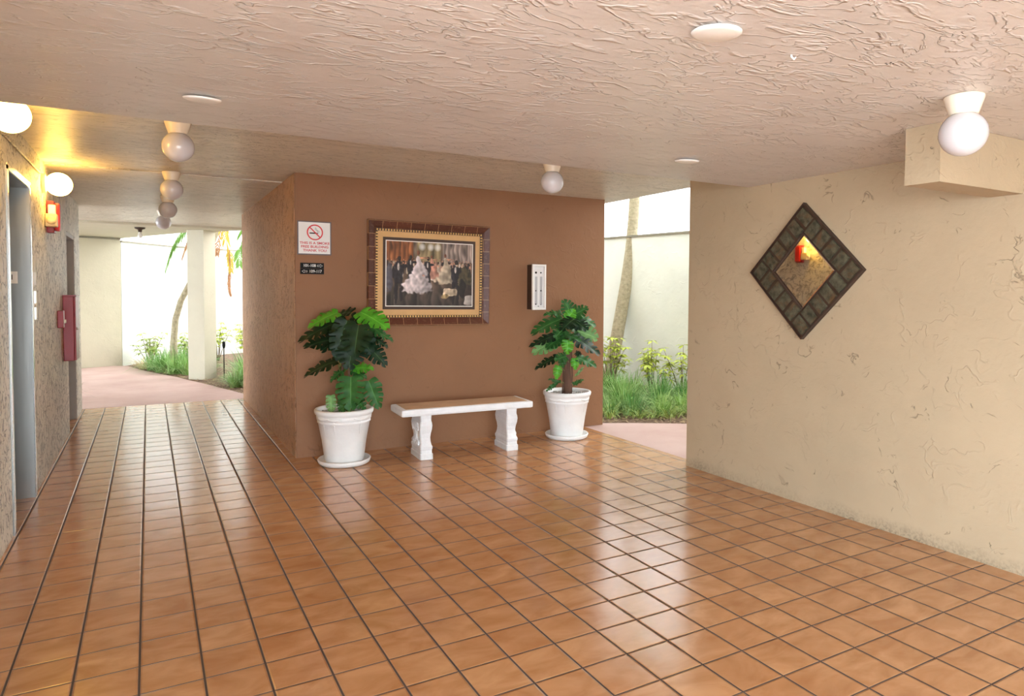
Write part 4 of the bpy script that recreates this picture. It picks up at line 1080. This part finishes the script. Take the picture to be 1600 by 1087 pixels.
tr = [(0.0, 0.0, 0.0), (0.0, 0.0, 0.5), (0.03, -0.02, 0.9), (0.12, -0.05, 1.24), (0.30, -0.10, 1.62), (0.55, -0.12, 2.05), (0.72, -0.1, 2.6), (0.78, -0.1, 3.0)]
MB().tube(tr, [0.075, 0.055, 0.05, 0.048, 0.048, 0.05, 0.06, 0.07], 16).build('trunk', 'palm_trunk', e)
cr = Vector((0.78, -0.1, 3.0))
def rel(p): return (p[0] - 0.42, p[1] - 10.5, p[2] + 0.02)
frond(e, [cr, rel((0.95, 10.3, 2.95)), rel((0.62, 10.3, 2.50)), rel((0.42, 10.3, 2.15)), rel((0.30, 10.3, 1.72))], 0.34, 'frond', 1, 0.9, 38)
frond(e, [cr, rel((0.85, 10.5, 2.75)), rel((0.68, 10.5, 2.35)), rel((0.56, 10.5, 1.95))], 0.22, 'frond_dead', 2, 1.6, 24)['label'] = 'dead brown frond'
frond(e, [cr, rel((1.16, 9.95, 2.85)), rel((1.20, 9.9, 2.40)), rel((1.27, 9.9, 2.05)), rel((1.30, 9.9, 1.72))], 0.22, 'frond_yellow', 3, 1.2, 34)['label'] = 'yellowing frond'
frond(e, [rel((1.27, 9.9, 2.1)), rel((1.27, 9.9, 1.8)), rel((1.26, 9.9, 1.5)), rel((1.29, 9.9, 1.30))], 0.10, 'frond_dead', 4, 2.5, 16)['label'] = 'dead brown frond tip'
frond(e, [cr, rel((1.3, 10.1, 2.9)), rel((1.12, 10.0, 2.35)), rel((1.08, 10.0, 2.0))], 0.22, 'frond_dead', 5, 1.4, 20)['label'] = 'dead brown frond'
frond(e, [cr, rel((1.55, 10.5, 3.0)), rel((1.62, 10.6, 2.6)), rel((1.52, 10.6, 2.2)), rel((1.50, 10.6, 1.85))], 0.36, 'frond', 6, 0.9, 38)
frond(e, [cr, rel((1.5, 11.0, 3.4)), rel((2.0, 11.6, 3.1)), rel((2.3, 12.0, 2.6))], 0.34, 'frond', 7, 0.6, 34)
frond(e, [cr, rel((0.8, 11.2, 3.5)), rel((0.5, 11.8, 3.2)), rel((0.2, 12.2, 2.8))], 0.34, 'frond', 8, 0.6, 34)
e = empty('leaning_palm', (6.25, 5.6, -0.02), 'leaning ringed palm trunk seen through the side opening', 'palm tree')
MB().tube([(-0.02, 0, 0), (0.05, 0, 0.25), (0.16, 0, 0.75), (0.25, 0, 1.2), (0.34, 0, 1.65), (0.41, 0, 2.1), (0.455, 0, 2.6), (0.50, 0, 3.4), (0.52, 0, 4.2)], [0.13, 0.105, 0.100, 0.097, 0.094, 0.090, 0.086, 0.08, 0.08], 24).build('trunk', 'palm_trunk', e)
for k in range(7):
    a = 2 * PI * k / 7; d = Vector((math.cos(a), math.sin(a), 0)); c = Vector((0.52, 0, 4.2))
    frond(e, [c, c + d * 0.5 + Vector((0, 0, 0.35)), c + d * 1.1 + Vector((0, 0, 0.25)), c + d * 1.6 + Vector((0, 0, -0.2))], 0.4, 'frond', 20 + k, 0.5, 30)
